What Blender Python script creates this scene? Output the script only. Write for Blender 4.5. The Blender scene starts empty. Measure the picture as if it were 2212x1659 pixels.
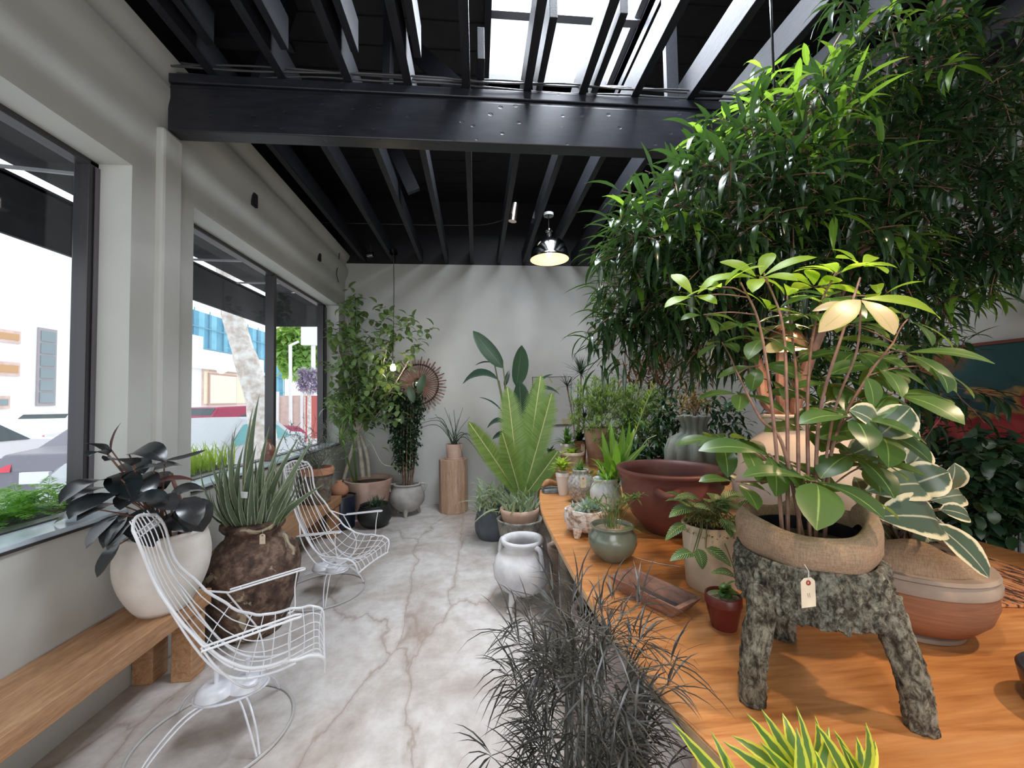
import bpy, math, random
import numpy as np
from mathutils import Vector as V, Matrix
R = math.radians
PI = math.pi
random.seed(7)
U = random.uniform
scene = bpy.context.scene
COL = scene.collection

# ------------------------------------------------------------------ camera
YAW, PITCH, ROLL, F = R(5.11), R(2.13), R(-.98), 860.0
IW, IH = 2212, 1659
_f = V((math.sin(YAW)*math.cos(PITCH), math.cos(YAW)*math.cos(PITCH), math.sin(PITCH)))
_r = V((math.cos(YAW), -math.sin(YAW), 0)); _u = _r.cross(_f)
CR = _r*math.cos(ROLL) + _u*math.sin(ROLL); CU = _u*math.cos(ROLL) - _r*math.sin(ROLL)
EYE = V((0, 0, 1.5))
cd = bpy.data.cameras.new('camera'); cam = bpy.data.objects.new('camera', cd); COL.objects.link(cam)
cd.sensor_width = 36; cd.lens = F/IW*36; cd.clip_start = .02; cd.clip_end = 300
m = Matrix((CR, CU, -_f)).transposed().to_4x4(); m.translation = EYE
cam.matrix_world = m; scene.camera = cam

def at(px, py, Y):
    """point of the sight line through a pixel at depth Y"""
    d = CR*((px-IW/2)/F) + CU*((IH/2-py)/F) + _f
    return EYE + d*(Y/d.y)
def atx(px, py, X):
    d = CR*((px-IW/2)/F) + CU*((IH/2-py)/F) + _f
    return EYE + d*(X/d.x)

# ------------------------------------------------------------------ materials
def nt(name):
    mt = bpy.data.materials.new(name); mt.use_nodes = True
    t = mt.node_tree; b = t.nodes['Principled BSDF']; o = t.nodes['Material Output']
    return mt, t, b, o
def lk(t, a, b): t.links.new(a, b)
def c4(c): return (c[0], c[1], c[2], 1)
def ramp(t, fac, stops):
    r = t.nodes.new('ShaderNodeValToRGB'); e = r.color_ramp.elements
    while len(e) > 1: e.remove(e[-1])
    e[0].position = stops[0][0]; e[0].color = c4(stops[0][1])
    for p, c in stops[1:]:
        x = e.new(p); x.color = c4(c)
    lk(t, fac, r.inputs[0]); return r.outputs[0]
def coords(t, scale=(1, 1, 1), kind='Object'):
    tc = t.nodes.new('ShaderNodeTexCoord'); mp = t.nodes.new('ShaderNodeMapping')
    mp.inputs['Scale'].default_value = scale; lk(t, tc.outputs[kind], mp.inputs[0]); return mp.outputs[0]
def noise(t, vec, scale, detail=4, rough=.55, dist=0):
    n = t.nodes.new('ShaderNodeTexNoise'); n.inputs['Scale'].default_value = scale
    n.inputs['Detail'].default_value = detail; n.inputs['Roughness'].default_value = rough
    n.inputs['Distortion'].default_value = dist
    if vec is not None: lk(t, vec, n.inputs['Vector'])
    return n.outputs[0]
def bump(t, b, h, strength=.3, dist=.01):
    n = t.nodes.new('ShaderNodeBump'); n.inputs['Strength'].default_value = strength
    n.inputs['Distance'].default_value = dist; lk(t, h, n.inputs['Height']); lk(t, n.outputs[0], b.inputs['Normal'])
def math_(t, op, a, b=None):
    n = t.nodes.new('ShaderNodeMath'); n.operation = op
    for i, x in enumerate((a, b)):
        if x is None: continue
        if isinstance(x, (int, float)): n.inputs[i].default_value = x
        else: lk(t, x, n.inputs[i])
    return n.outputs[0]
def mixc(t, fac, a, b, mode='MIX'):
    n = t.nodes.new('ShaderNodeMixRGB'); n.blend_type = mode
    for i, x in enumerate((fac, a, b)):
        if isinstance(x, (int, float)): n.inputs[i].default_value = x
        elif isinstance(x, tuple): n.inputs[i].default_value = c4(x)
        else: lk(t, x, n.inputs[i])
    return n.outputs[0]
def plain(name, c, c2=None, scale=6, rough=.6, metal=0, bmp=0, bscale=40, bdist=.004, stretch=(1, 1, 1), lo=.35, hi=.65, spec=.5, det=5):
    mt, t, b, o = nt(name)
    b.inputs['Roughness'].default_value = rough; b.inputs['Metallic'].default_value = metal
    b.inputs['Specular IOR Level'].default_value = spec
    vec = coords(t, stretch)
    if c2: lk(t, ramp(t, noise(t, vec, scale, det), [(lo, c), (hi, c2)]), b.inputs['Base Color'])
    else: b.inputs['Base Color'].default_value = c4(c)
    if bmp: bump(t, b, noise(t, vec, bscale, 6), bmp, bdist)
    return mt
def emis(name, c, s):
    mt, t, b, o = nt(name); b.inputs['Base Color'].default_value = c4(c)
    b.inputs['Emission Color'].default_value = c4(c); b.inputs['Emission Strength'].default_value = s; return mt
def wood(name, c1, c2, c3, stretch, rough=.45, scale=9, knots=True):
    mt, t, b, o = nt(name); b.inputs['Roughness'].default_value = rough
    vec = coords(t, stretch)
    n1 = noise(t, vec, scale, 6, .6, 1.2); n2 = noise(t, vec, scale*6, 4)
    c = ramp(t, n1, [(.3, c1), (.5, c2), (.68, c3)])
    c = mixc(t, .35, c, ramp(t, n2, [(.35, (.35, .3, .28)), (.6, (1, 1, 1))]), 'MULTIPLY')
    if knots:
        v = t.nodes.new('ShaderNodeTexVoronoi'); v.inputs['Scale'].default_value = scale*.35; lk(t, vec, v.inputs['Vector'])
        c = mixc(t, ramp(t, v.outputs[0], [(.03, (1, 1, 1)), (.09, (0, 0, 0))]), c, (c1[0]*.35, c1[1]*.3, c1[2]*.3))
    lk(t, c, b.inputs['Base Color']); bump(t, b, n2, .15, .002); return mt
def leafm(name, a, b2, mid=None, margin=None, mw=.36, vein=None, rough=.32, trans=.28, tcol=None, spec=.5):
    """leaf: a..b2 vary leaf by leaf; mid rib, pale margin and veins follow the leaf's own coordinates"""
    mt, t, b, o = nt(name); b.inputs['Roughness'].default_value = rough; b.inputs['Specular IOR Level'].default_value = spec
    at_ = t.nodes.new('ShaderNodeAttribute'); at_.attribute_name = 'rnd'
    c = ramp(t, at_.outputs['Fac'], [(0, a), (1, b2)])
    uv = t.nodes.new('ShaderNodeUVMap'); sp = t.nodes.new('ShaderNodeSeparateXYZ'); lk(t, uv.outputs[0], sp.inputs[0])
    d = math_(t, 'ABSOLUTE', math_(t, 'SUBTRACT', sp.outputs[0], .5))
    if vein:
        w = math_(t, 'SINE', math_(t, 'ADD', math_(t, 'MULTIPLY', sp.outputs[1], 60.), math_(t, 'MULTIPLY', d, -38.)))
        c = mixc(t, ramp(t, w, [(.3, (0, 0, 0)), (.75, (.85, .85, .85))]), c, vein)
    if margin:
        tc = coords(t, (1, 1, 1)); nn = noise(t, tc, 30, 4)
        e = math_(t, 'ADD', d, math_(t, 'MULTIPLY', math_(t, 'SUBTRACT', nn, .5), .22))
        c = mixc(t, ramp(t, e, [(mw, (0, 0, 0)), (mw+.05, (1, 1, 1))]), c, margin)
    if mid: c = mixc(t, ramp(t, d, [(.0, (1, 1, 1)), (.035, (0, 0, 0))]), c, mid)
    lk(t, c, b.inputs['Base Color'])
    tr = t.nodes.new('ShaderNodeBsdfTranslucent')
    tc2 = mixc(t, .6, c, tcol or (min(1, b2[0]*2.6+.02), min(1, b2[1]*2.4), b2[2]*.9)); lk(t, tc2, tr.inputs[0])
    mx = t.nodes.new('ShaderNodeMixShader'); mx.inputs[0].default_value = trans
    lk(t, b.outputs[0], mx.inputs[1]); lk(t, tr.outputs[0], mx.inputs[2]); lk(t, mx.outputs[0], o.inputs[0])
    return mt

# ------------------------------------------------------------------ mesh builder
class MB:
    def __init__(s): s.v = []; s.f = []; s.uv = []; s.r = []
    def add(s, vs, fs, uvs=None, rnd=0.):
        n = len(s.v); s.v += [tuple(x) for x in vs]; s.f += [tuple(i+n for i in q) for q in fs]
        s.uv += uvs if uvs else [(0., 0.)]*len(vs); s.r += [rnd]*len(vs); return s
    def box(s, x0, x1, y0, y1, z0, z1):
        v = [(x, y, z) for z in (z0, z1) for y in (y0, y1) for x in (x0, x1)]
        return s.add(v, [(0, 2, 3, 1), (4, 5, 7, 6), (0, 1, 5, 4), (2, 6, 7, 3), (0, 4, 6, 2), (1, 3, 7, 5)])
    def obox(s, c, size, rz=0, rx=0, ry=0):
        M = Matrix.Translation(c) @ Matrix.Rotation(rz, 4, 'Z') @ Matrix.Rotation(ry, 4, 'Y') @ Matrix.Rotation(rx, 4, 'X')
        a, b, d = (q/2 for q in size)
        v = [M @ V((x, y, z)) for z in (-d, d) for y in (-b, b) for x in (-a, a)]
        return s.add(v, [(0, 2, 3, 1), (4, 5, 7, 6), (0, 1, 5, 4), (2, 6, 7, 3), (0, 4, 6, 2), (1, 3, 7, 5)])
    def bar(s, a, b, w, h):
        a, b = V(a), V(b); d = (b-a).normalized(); up = V((0, 0, 1)) if abs(d.z) < .95 else V((0, 1, 0))
        sd = d.cross(up).normalized(); n = sd.cross(d)
        v = [p + sd*x*w/2 + n*y*h/2 for p in (a, b) for x, y in ((-1, -1), (1, -1), (1, 1), (-1, 1))]
        return s.add(v, [(0, 1, 2, 3), (7, 6, 5, 4), (0, 4, 5, 1), (1, 5, 6, 2), (2, 6, 7, 3), (3, 7, 4, 0)])
    def tube(s, pts, r, k=6, caps=True, rnd=0.):
        pts = [V(p) for p in pts]; n = len(pts); rr = r if isinstance(r, (list, tuple)) else [r]*n
        vs = []; prev = None
        for i, p in enumerate(pts):
            d = (pts[min(i+1, n-1)] - pts[max(i-1, 0)])
            d = d.normalized() if d.length > 1e-9 else V((0, 0, 1))
            if prev is None:
                prev = d.cross(V((0, 0, 1)));
                if prev.length < .1: prev = d.cross(V((1, 0, 0)))
            a = (prev - d*prev.dot(d)).normalized(); b = d.cross(a); prev = a
            q = rr[i] if i < len(rr) else rr[-1]
            vs += [p + (a*math.cos(2*PI*j/k) + b*math.sin(2*PI*j/k))*q for j in range(k)]
        fs = [(i*k+j, i*k+(j+1) % k, (i+1)*k+(j+1) % k, (i+1)*k+j) for i in range(n-1) for j in range(k)]
        if caps: fs += [tuple(range(k))[::-1], tuple(range((n-1)*k, n*k))]
        return s.add(vs, fs, None, rnd)
    def ring(s, c, Rr, r, n=40, k=6, rx=1., axis='z'):
        pts = []
        for i in range(n+1):
            a = 2*PI*i/n; x, y = Rr*math.cos(a), Rr*math.sin(a)*rx
            pts.append(V(c) + (V((x, y, 0)) if axis == 'z' else V((x, 0, y)) if axis == 'y' else V((0, x, y))))
        return s.tube(pts, r, k, False)
    def lathe(s, prof, c=(0, 0, 0), k=40, lobes=0, amp=0, jit=0, sx=1, sy=1, cap=False):
        vs = []; ph = [U(0, 6.28) for _ in range(4)]
        for i, (r, z) in enumerate(prof):
            for j in range(k):
                a = 2*PI*j/k; q = r
                if lobes: q = r*(1 - amp*(1-abs(math.sin(a*lobes/2))**.7))
                if jit: q *= 1 + jit*(math.sin(3*a+ph[0]+z*9) + math.sin(5*a+ph[1]-z*14) + .7*math.sin(9*a+ph[2]+z*30))/2
                vs.append((c[0]+q*math.cos(a)*sx, c[1]+q*math.sin(a)*sy, c[2]+z))
        n = len(prof)
        fs = [(i*k+j, i*k+(j+1) % k, (i+1)*k+(j+1) % k, (i+1)*k+j) for i in range(n-1) for j in range(k)]
        if cap and prof[0][0] > .001: fs.append(tuple(range(k))[::-1])
        if cap and prof[-1][0] > .001: fs.append(tuple(range((n-1)*k, n*k)))
        return s.add(vs, fs)
    def prism(s, poly, z0, z1):
        n = len(poly); vs = [(x, y, z0) for x, y in poly] + [(x, y, z1) for x, y in poly]
        return s.add(vs, [tuple(range(n))[::-1], tuple(range(n, 2*n))] + [(i, (i+1) % n, n+(i+1) % n, n+i) for i in range(n)])
    def extrude(s, prof, a0, a1, axis='y'):
        """closed profile of (x, z) pulled along y, or (y, z) along x"""
        n = len(prof); mk = (lambda p, a: (p[0], a, p[1])) if axis == 'y' else (lambda p, a: (a, p[0], p[1]))
        vs = [mk(p, a0) for p in prof] + [mk(p, a1) for p in prof]
        return s.add(vs, [tuple(range(n))[::-1], tuple(range(n, 2*n))] + [(i, (i+1) % n, n+(i+1) % n, n+i) for i in range(n)])
    def leaf(s, A, B, W, arch=.15, up=(0, 0, 1), prof='lance', n=6, fold=.2, rnd=None, wav=0., twist=0.):
        """a leaf from A to B, W wide, bowed by arch*length towards up, folded along its mid rib"""
        A, B = V(A), V(B); d = B-A; L = d.length
        if L < 1e-5: return s
        up = V(up); dn = d/L; sd = dn.cross(up)
        if sd.length < .12: sd = dn.cross(V((.3, 1, .2)))
        sd.normalize(); nn = sd.cross(dn).normalized()
        if twist: sd, nn = sd*math.cos(twist)+nn*math.sin(twist), nn*math.cos(twist)-sd*math.sin(twist)
        vs = []; uv = []; fn = PROF[prof]; cf, sf = math.cos(fold), math.sin(fold); ph = U(0, 6)
        for i in range(n+1):
            t = i/n; c = A + d*t + nn*(4*t*(1-t)*arch*L); w = W/2*fn(t)
            wv = wav*W*math.sin(t*14+ph)
            vs += [c - sd*w*cf + nn*(w*sf+wv), c, c + sd*w*cf + nn*(w*sf-wv)]
            uv += [(0., t), (.5, t), (1., t)]
        fs = []
        for i in range(n):
            for j in (0, 1): fs.append((i*3+j, i*3+j+1, i*3+j+4, i*3+j+3))
        return s.add(vs, fs, uv, U(0, 1) if rnd is None else rnd)
    def build(s, name, mat, parent=None, smooth=True, local=False, bevel=0, sub=0):
        me = bpy.data.meshes.new(name)
        off = V((0, 0, 0)) if (parent is None or local) else WLOC[parent.name]
        v = [(x-off.x, y-off.y, z-off.z) for x, y, z in s.v]
        me.from_pydata(v, [], s.f); me.materials.append(mat)
        if any(s.r) or any(u != (0., 0.) for u in s.uv[:4]):
            ul = me.uv_layers.new(name='UVMap'); li = np.zeros(len(me.loops), dtype=np.int32)
            me.loops.foreach_get('vertex_index', li); uv = np.array(s.uv, dtype=np.float32)[li]
            ul.data.foreach_set('uv', uv.ravel())
            a = me.attributes.new('rnd', 'FLOAT', 'POINT'); a.data.foreach_set('value', np.array(s.r, dtype=np.float32))
        if smooth: me.shade_smooth()
        me.validate(); me.update()
        o = bpy.data.objects.new(name, me); COL.objects.link(o)
        if parent is not None:
            o.parent = parent; WLOC[o.name] = off
        else: WLOC[o.name] = V((0, 0, 0))
        if smooth and smooth != 'all':
            try: me.set_sharp_from_angle(angle=R(42))
            except Exception: pass
        if bevel:
            b = o.modifiers.new('bevel', 'BEVEL'); b.width = bevel; b.segments = 2; b.limit_method = 'ANGLE'
        return o
WLOC = {}
PROF = {
    'lance': lambda t: max(.02, math.sin(PI*min(1, max(0, t))**.72)**.9) if t < .995 else .02,
    'oval': lambda t: max(.04, math.sin(PI*min(1, t)**.9)**.6) if 0 < t < .995 else .05,
    'ovate': lambda t: max(.04, math.sin(PI*t**.68)**.7) if 0 < t < .995 else .05,
    'obov': lambda t: max(.04, math.sin(PI*t**1.25)**.7) if 0 < t < .995 else .05,
    'strap': lambda t: (.55+.45*min(1, t*4))*(1-t**3.2)+.02,
    'sword': lambda t: (.75+.25*min(1, t*3))*(1-t**1.6)+.015,
    'needle': lambda t: 1-.8*t,
    'round': lambda t: max(.05, math.sqrt(max(0, 1-(2*t-1)**2))),
    'paddle': lambda t: .1 if t < .12 else max(.03, math.sin(PI*((t-.12)/.88)**.85)**.55) if t < .995 else .03,
}
def smoothline(P, n=6):
    P = [V(p) for p in P]
    if len(P) < 3: return P
    Q = [P[0]*2-P[1]] + P + [P[-1]*2-P[-2]]; out = []
    for i in range(1, len(Q)-2):
        a, b, c, d = Q[i-1:i+3]
        for k in range(n):
            t = k/n; out.append(.5*((2*b)+(c-a)*t+(2*a-5*b+4*c-d)*t*t+(3*b-a-3*c+d)*t**3))
    return out + [P[-1]]
def thing(name, loc, label, cat, group=None, rz=0):
    o = bpy.data.objects.new(name, None); COL.objects.link(o); o.empty_display_size = .1
    o.location = loc; o.rotation_euler = (0, 0, rz); WLOC[o.name] = V(loc)
    o['label'] = label; o['category'] = cat
    if group: o['group'] = group
    return o
def tag(o, label, cat, group=None, kind=None):
    o['label'] = label; o['category'] = cat
    if group: o['group'] = group
    if kind: o['kind'] = kind
    return o
def struct(o): o['kind'] = 'structure'; return o
def copy_tree(o, loc=None, rz=None, label=None):
    def cp(x, par):
        c = x.copy(); COL.objects.link(c); c.parent = par; WLOC[c.name] = WLOC.get(x.name, V((0, 0, 0)))
        for ch in list(kids.get(x.name, [])): cp(ch, c)
        return c
    kids = {}
    for q in bpy.data.objects:
        if q.parent: kids.setdefault(q.parent.name, []).append(q)
    r = cp(o, o.parent)
    if loc is not None: r.location = loc
    if rz is not None: r.rotation_euler = (0, 0, rz)
    if label: r['label'] = label
    return r
def rv(s=1.): return V((U(-s, s), U(-s, s), U(-s, s)))
def price_tag(parent, p, h=.06, w=.028, rz=0, name='price_tag', mark=True):
    """card with clipped corners, a red eyelet and a string, hanging below p"""
    p = V(p); M = Matrix.Translation(p) @ Matrix.Rotation(rz, 4, 'Z')
    poly = [(-w/2, -h), (w/2, -h), (w/2, -.22*w), (w*.25, 0), (-w*.25, 0), (-w/2, -.22*w)]
    b = MB(); n = 6; vs = [M @ V((x, y, z-.01)) for y in (-.0006, .0006) for x, z in poly]
    b.add(vs, [tuple(range(n)), tuple(range(n, 2*n))[::-1]] + [(i, n+i, n+(i+1) % n, (i+1) % n) for i in range(n)])
    o = b.build(name, M_CARD, parent, smooth=False)
    e = MB(); e.ring(M @ V((0, -.0012, -.01-w*.28)), w*.11, w*.05, 14, 5, axis='y'); e.build('eyelet', M_REDEYE, o)
    st = MB(); st.tube([M @ V((0, -.001, -.01-w*.28)), M @ V((.002, -.002, .004)), M @ V((0, .006, .016))], .0007, 4); st.build('string', M_STRING, o)
    if mark:
        k = MB(); q = w*.1
        for dx in (-.6, .6): k.bar(M @ V((dx*q-.0005, -.0009, -.01-h*.52)), M @ V((dx*q+.0008, -.0009, -.01-h*.66)), .0008, .0006)
        k.build('pencil_mark', M_PENCIL, o)
    return o

M_CARD = plain('manila_card', (.72, .62, .48), (.68, .57, .43), 30, .8)
M_REDEYE = plain('red_eyelet', (.32, .05, .04))
M_STRING = plain('string', (.75, .72, .66))
M_PENCIL = plain('pencil', (.25, .2, .18))
M_SOIL = plain('soil', (.05, .035, .025), (.12, .085, .06), 60, .95, bmp=.8, bscale=90, bdist=.01)
M_PEB = plain('pebbles', (.35, .25, .18), (.6, .5, .4), 120, .9, bmp=1, bscale=140, bdist=.01)
# ------------------------------------------------------------------ the room
XL, YB, XR, YF = -1.87, 5.88, 3.3, -4.0
M_WALL = plain('grey_plaster', (.50, .50, .475), (.56, .56, .53), 1.6, .75, bmp=.12, bscale=7, bdist=.01)
M_BLACK = plain('black_paint', (.011, .012, .016), (.018, .019, .025), 12, .55, spec=.3, bmp=.35, bscale=30, bdist=.003, stretch=(6, 1, 6))
M_DECK = plain('black_deck', (.006, .006, .009), (.011, .011, .015), 9, .6, bmp=.3, bscale=20, bdist=.004)
M_DARKMETAL = plain('dark_window_metal', (.06, .055, .06), None, rough=.3, metal=.3)
M_GREYMETAL = plain('grey_window_metal', (.16, .15, .17), None, rough=.28, metal=.4)

def floor_mat():
    mt, t, b, o = nt('polished_concrete'); vec = coords(t)
    big = noise(t, vec, 1.1, 6, .6, .6); fine = noise(t, vec, 9, 8, .7)
    c = ramp(t, big, [(.28, (.36, .30, .26)), (.42, (.52, .47, .44)), (.55, (.64, .61, .59)), (.72, (.72, .70, .68))])
    c = mixc(t, .55, c, ramp(t, fine, [(.3, (.55, .5, .46)), (.6, (1, 1, 1))]), 'MULTIPLY')
    wv = coords(t, (1.6, .55, 1)); dn = t.nodes.new('ShaderNodeTexNoise'); dn.inputs['Scale'].default_value = 3.2; dn.inputs['Detail'].default_value = 8
    lk(t, wv, dn.inputs['Vector'])
    ad = t.nodes.new('ShaderNodeVectorMath'); ad.operation = 'MULTIPLY_ADD'
    lk(t, dn.outputs['Color'], ad.inputs[0]); ad.inputs[1].default_value = (.5, .5, 0); lk(t, wv, ad.inputs[2])
    v = t.nodes.new('ShaderNodeTexVoronoi'); v.feature = 'DISTANCE_TO_EDGE'; v.inputs['Scale'].default_value = .9; lk(t, ad.outputs[0], v.inputs['Vector'])
    e = v.outputs[0]
    c = mixc(t, ramp(t, e, [(0, (.75, .75, .75)), (.010, (.28, .28, .28)), (.04, (0, 0, 0))]), c, (.30, .22, .18))
    v2 = t.nodes.new('ShaderNodeTexVoronoi'); v2.feature = 'DISTANCE_TO_EDGE'; v2.inputs['Scale'].default_value = 3.1; lk(t, ad.outputs[0], v2.inputs['Vector'])
    c = mixc(t, ramp(t, math_(t, 'ADD', v2.outputs[0], math_(t, 'MULTIPLY', big, .05)), [(.018, (.28, .28, .28)), (.03, (0, 0, 0))]), c, (.2, .17, .15))
    lk(t, c, b.inputs['Base Color'])
    lk(t, ramp(t, fine, [(.3, (.5, .5, .5)), (.7, (.34, .34, .34))]), b.inputs['Roughness']); bump(t, b, fine, .1, .002)
    return mt
struct(MB().box(-2.15, XR+.1, YF, YB+.1, -.3, 0).build('floor', floor_mat(), smooth=False))

W1, W2, ZS, ZH = (-1.7, 2.32), (2.80, 5.62), .94, 2.82
b = MB(); b.box(-2.15, XL, YF, YB, 0, ZS)
for y0, y1 in ((YF, W1[0]), (W1[1], W2[0]), (W2[1], YB)): b.box(-2.15, XL, y0, y1, ZS, ZH)
b.extrude([(-2.15, ZH), (-1.87, ZH), (-1.87, 3.20), (-1.862, 3.25), (-1.838, 3.30), (-1.825, 3.36), (-1.826, 3.42), (-1.862, 3.43), (-1.865, 3.46), (-1.845, 3.52), (-1.815, 3.56), (-1.80, 3.61), (-2.15, 3.61)], YF, YB)
struct(b.build('wall_left', M_WALL))
struct(MB().box(-1.9, -1.828, 2.48, 2.64, 0, 3.158).build('trim_1', M_WALL, smooth=False, bevel=.018))
struct(MB().box(-2.15, XR+.1, YB, YB+.12, 0, 3.50).build('wall_back', M_WALL, smooth=False))
struct(MB().box(XR, XR+.12, YF, YB, 0, 3.50).build('wall_right', M_WALL, smooth=False))
struct(MB().box(-2.15, XR+.1, YF-.12, YF, 0, 4.5).build('wall_front', M_WALL, smooth=False))
b = MB(); b.box(-2.15, XR+.12, YB, YB+.12, 3.50, 4.55); b.box(XR, XR+.12, YF, YB, 3.50, 4.55); b.box(-2.15, -1.98, YF, YB, 3.61, 4.55)
struct(b.build('trim_2', M_DECK, smooth=False))

# window frames, panes and sills
def glass_mat():
    mt, t, b, o = nt('window_glass'); t.nodes.remove(b)
    tr = t.nodes.new('ShaderNodeBsdfTransparent'); tr.inputs[0].default_value = (.96, .98, 1, 1)
    g = t.nodes.new('ShaderNodeBsdfGlossy'); g.inputs['Roughness'].default_value = .02
    fw = t.nodes.new('ShaderNodeLayerWeight'); fw.inputs[0].default_value = .5; fr = math_(t, 'ADD', math_(t, 'MULTIPLY', math_(t, 'POWER', fw.outputs['Facing'], 5), .7), .03)
    mx = t.nodes.new('ShaderNodeMixShader'); lk(t, fr, mx.inputs[0]); lk(t, tr.outputs[0], mx.inputs[1]); lk(t, g.outputs[0], mx.inputs[2]); lk(t, mx.outputs[0], o.inputs[0])
    return mt
M_GLASS = glass_mat()
M_SILL = plain('blue_grey_sill', (.52, .62, .72), (.66, .74, .80), 8, .15)
def window(name, y0, y1, stiles, mull):
    b = MB()
    b.box(-2.12, -2.04, y0-.1, y1+.1, ZH-.03, ZH+.05); b.box(-2.12, -2.04, y0-.1, y1+.1, ZS-.02, ZS+.02)
    for a, c in stiles: b.box(-2.12, -2.04, a, c, ZS, ZH)
    fr = struct(b.build(name, M_DARKMETAL, smooth=False, bevel=.006))
    g = MB()
    for a, c in stiles: g.box(-2.035, -2.03, a+.025, c-.03, ZS+.02, ZH-.03)
    for q in mull: g.box(-2.12, -2.035, q-.025, q+.025, ZS, ZH)
    g.build('mullion', M_GREYMETAL if not mull else M_DARKMETAL, fr, smooth=False)
    MB().box(-2.085, -2.08, y0-.05, y1+.05, ZS+.02, ZH-.03).build('pane', M_GLASS, fr, smooth=False)
    s_ = MB().box(-2.15, -1.862, y0, y1, ZS-.012, ZS+.012).build('window_sill', M_SILL, fr, smooth=False, bevel=.004)
    MB().box(-1.872, -1.858, y0, y1, ZS-.022, ZS-.010).build('sill_edge', M_DARKMETAL, s_, smooth=False)
window('window_1', W1[0], W1[1], [(W1[0]-.05, W1[0]+.1), (2.27, 2.40)], [])
window('window_2', W2[0], W2[1], [(2.70, 2.84), (5.52, 5.70)], [4.23])

# roof deck with a skylight opening, joists, main beam
SX0, SX1, SY0, SY1 = .15, 1.37, 1.2, 3.71
b = MB()
for x0, x1, y0, y1 in ((-2.15, SX0, YF, YB), (SX1, XR+.1, YF, YB), (SX0, SX1, YF, SY0), (SX0, SX1, SY1, YB)): b.box(x0, x1, y0, y1, 4.45, 4.55)
for i in range(38):
    y = YF+.26*i; b.box(-2.0, SX0-.05, y, y+.012, 4.440, 4.452); b.box(SX1+.05, XR, y, y+.012, 4.440, 4.452)
struct(b.build('ceiling', M_DECK, smooth=False))
b = MB(); b.box(SX0-.05, SX0, SY0, SY1, 4.38, 4.62); b.box(SX1, SX1+.05, SY0, SY1, 4.38, 4.62); b.box(SX0-.05, SX1+.05, SY1, SY1+.05, 4.38, 4.62); b.box(SX0-.05, SX1+.05, SY0-.05, SY0, 4.38, 4.62)
fr = struct(b.build('window_3', M_BLACK, smooth=False))
b = MB(); b.box(SX0, SX1, 3.02, 3.09, 4.56, 4.64); b.box(SX0, SX1, 2.0, 2.07, 4.56, 4.64)
b.box(SX1-.05, SX1, SY0, SY1, 4.58, 4.62)
b.build('skylight_bar', plain('skylight_bar_grey', (.28, .29, .33), None, rough=.5), fr, smooth=False)
M_DIFF = None
def diffuser_mat():
    mt, t, b, o = nt('frosted_skylight'); t.nodes.remove(b)
    tr = t.nodes.new('ShaderNodeBsdfTransparent'); tr.inputs[0].default_value = (.95, .97, 1, 1)
    lk(t, tr.outputs[0], o.inputs[0]); return mt
MB().box(SX0, SX1, SY0, SY1, 4.64, 4.65).build('skylight_pane', diffuser_mat(), fr, smooth=False)

JX = [-1.59, -1.18, -.78, -.41, -.04, .36, .73, 1.09, 1.48, 1.86, 2.25, 2.64, 3.03]
for i, x in enumerate(JX):
    struct(MB().box(x-.026, x+.026, YF, YB, 3.52, 3.70).build('ceiling_joist', M_BLACK, smooth=False, bevel=.003))
for x, y1 in ((-1.50, 2.36), (-1.09, 2.36), (-.69, 2.35), (-.325, 2.36), (.055, 2.75), (.445, 2.7), (.82, 2.62)):
    y0 = YF if x < .0 else (2.34 if x < .3 else 2.05 if x < .6 else 2.0)
    struct(MB().box(x-.022, x+.022, y0, y1, 3.56, 3.76).build('ceiling_joist', M_BLACK, smooth=False, bevel=.003))
b = MB(); b.box(XL+.03, XR, 2.52, 2.625, 3.16, 3.43); b.box(XL+.03, XR, 2.535, 2.625, 3.43, 3.46); b.box(XL+.03, XR, 2.52, 2.625, 3.46, 3.519)
mb_ = plain('pecked_black_beam', (.014, .015, .021), (.022, .023, .031), 8, .36, stretch=(1, 4, 4))
t = mb_.node_tree; v = t.nodes.new('ShaderNodeTexVoronoi'); v.inputs['Scale'].default_value = 10; v.inputs['Randomness'].default_value = 1
lk(t, coords(t, (1, 1, 1.6)), v.inputs['Vector'])
bump(t, t.nodes['Principled BSDF'], ramp(t, v.outputs[0], [(.0, (0, 0, 0)), (.10, (0, 0, 0)), (.17, (1, 1, 1))]), .35, .004)
struct(b.build('ceiling_beam', mb_, smooth=False, bevel=.006))
# posts and braces between joists and roof
for a, c in (((1.40, 2.62, 3.45), (1.40, 2.62, 4.42)), ((-1.86, 2.7, 3.9), (-1.2, 2.7, 3.9))):
    struct(MB().bar(a, c, .085, .045).build('ceiling_post', M_BLACK, smooth=False))
for a, c in ((at(880, 95, 3.05), at(985, 190, 2.85)), ((-1.30, 2.9, 4.42), (-1.42, 2.72, 3.60)), ((-.95, 4.0, 4.40), (-.60, 4.0, 3.60)), ((.95, 4.6, 4.4), (.7, 4.6, 3.6)), ((-.62, 2.9, 3.7), (-.6, 2.9, 4.4))):
    struct(MB().bar(a, c, .05, .13).build('ceiling_brace', M_BLACK, smooth=False))
M_CABLE = plain('grey_cable', (.05, .05, .055), None, rough=.5)
cb = MB()
for k, (zz, yy) in enumerate(((3.545, 2.49), (3.57, 2.52), (3.535, 2.53), (3.60, 2.56))):
    cb.tube(smoothline([(-1.8+.4*i, yy+U(-.01, .01), zz+U(-.018, .018)) for i in range(12)], 4), .006, 6)
tag(cb.build('electric_cable', M_CABLE), 'bundle of grey electric cables running along the top of the black beam', 'cable')
cb = MB(); cb.tube(smoothline([at(640, 480, 5.0), at(785, 483, 4.95), at(1000, 487, 4.9), at(1060, 483, 4.7), at(1105, 468, 4.3)], 6), .004, 5)
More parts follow.
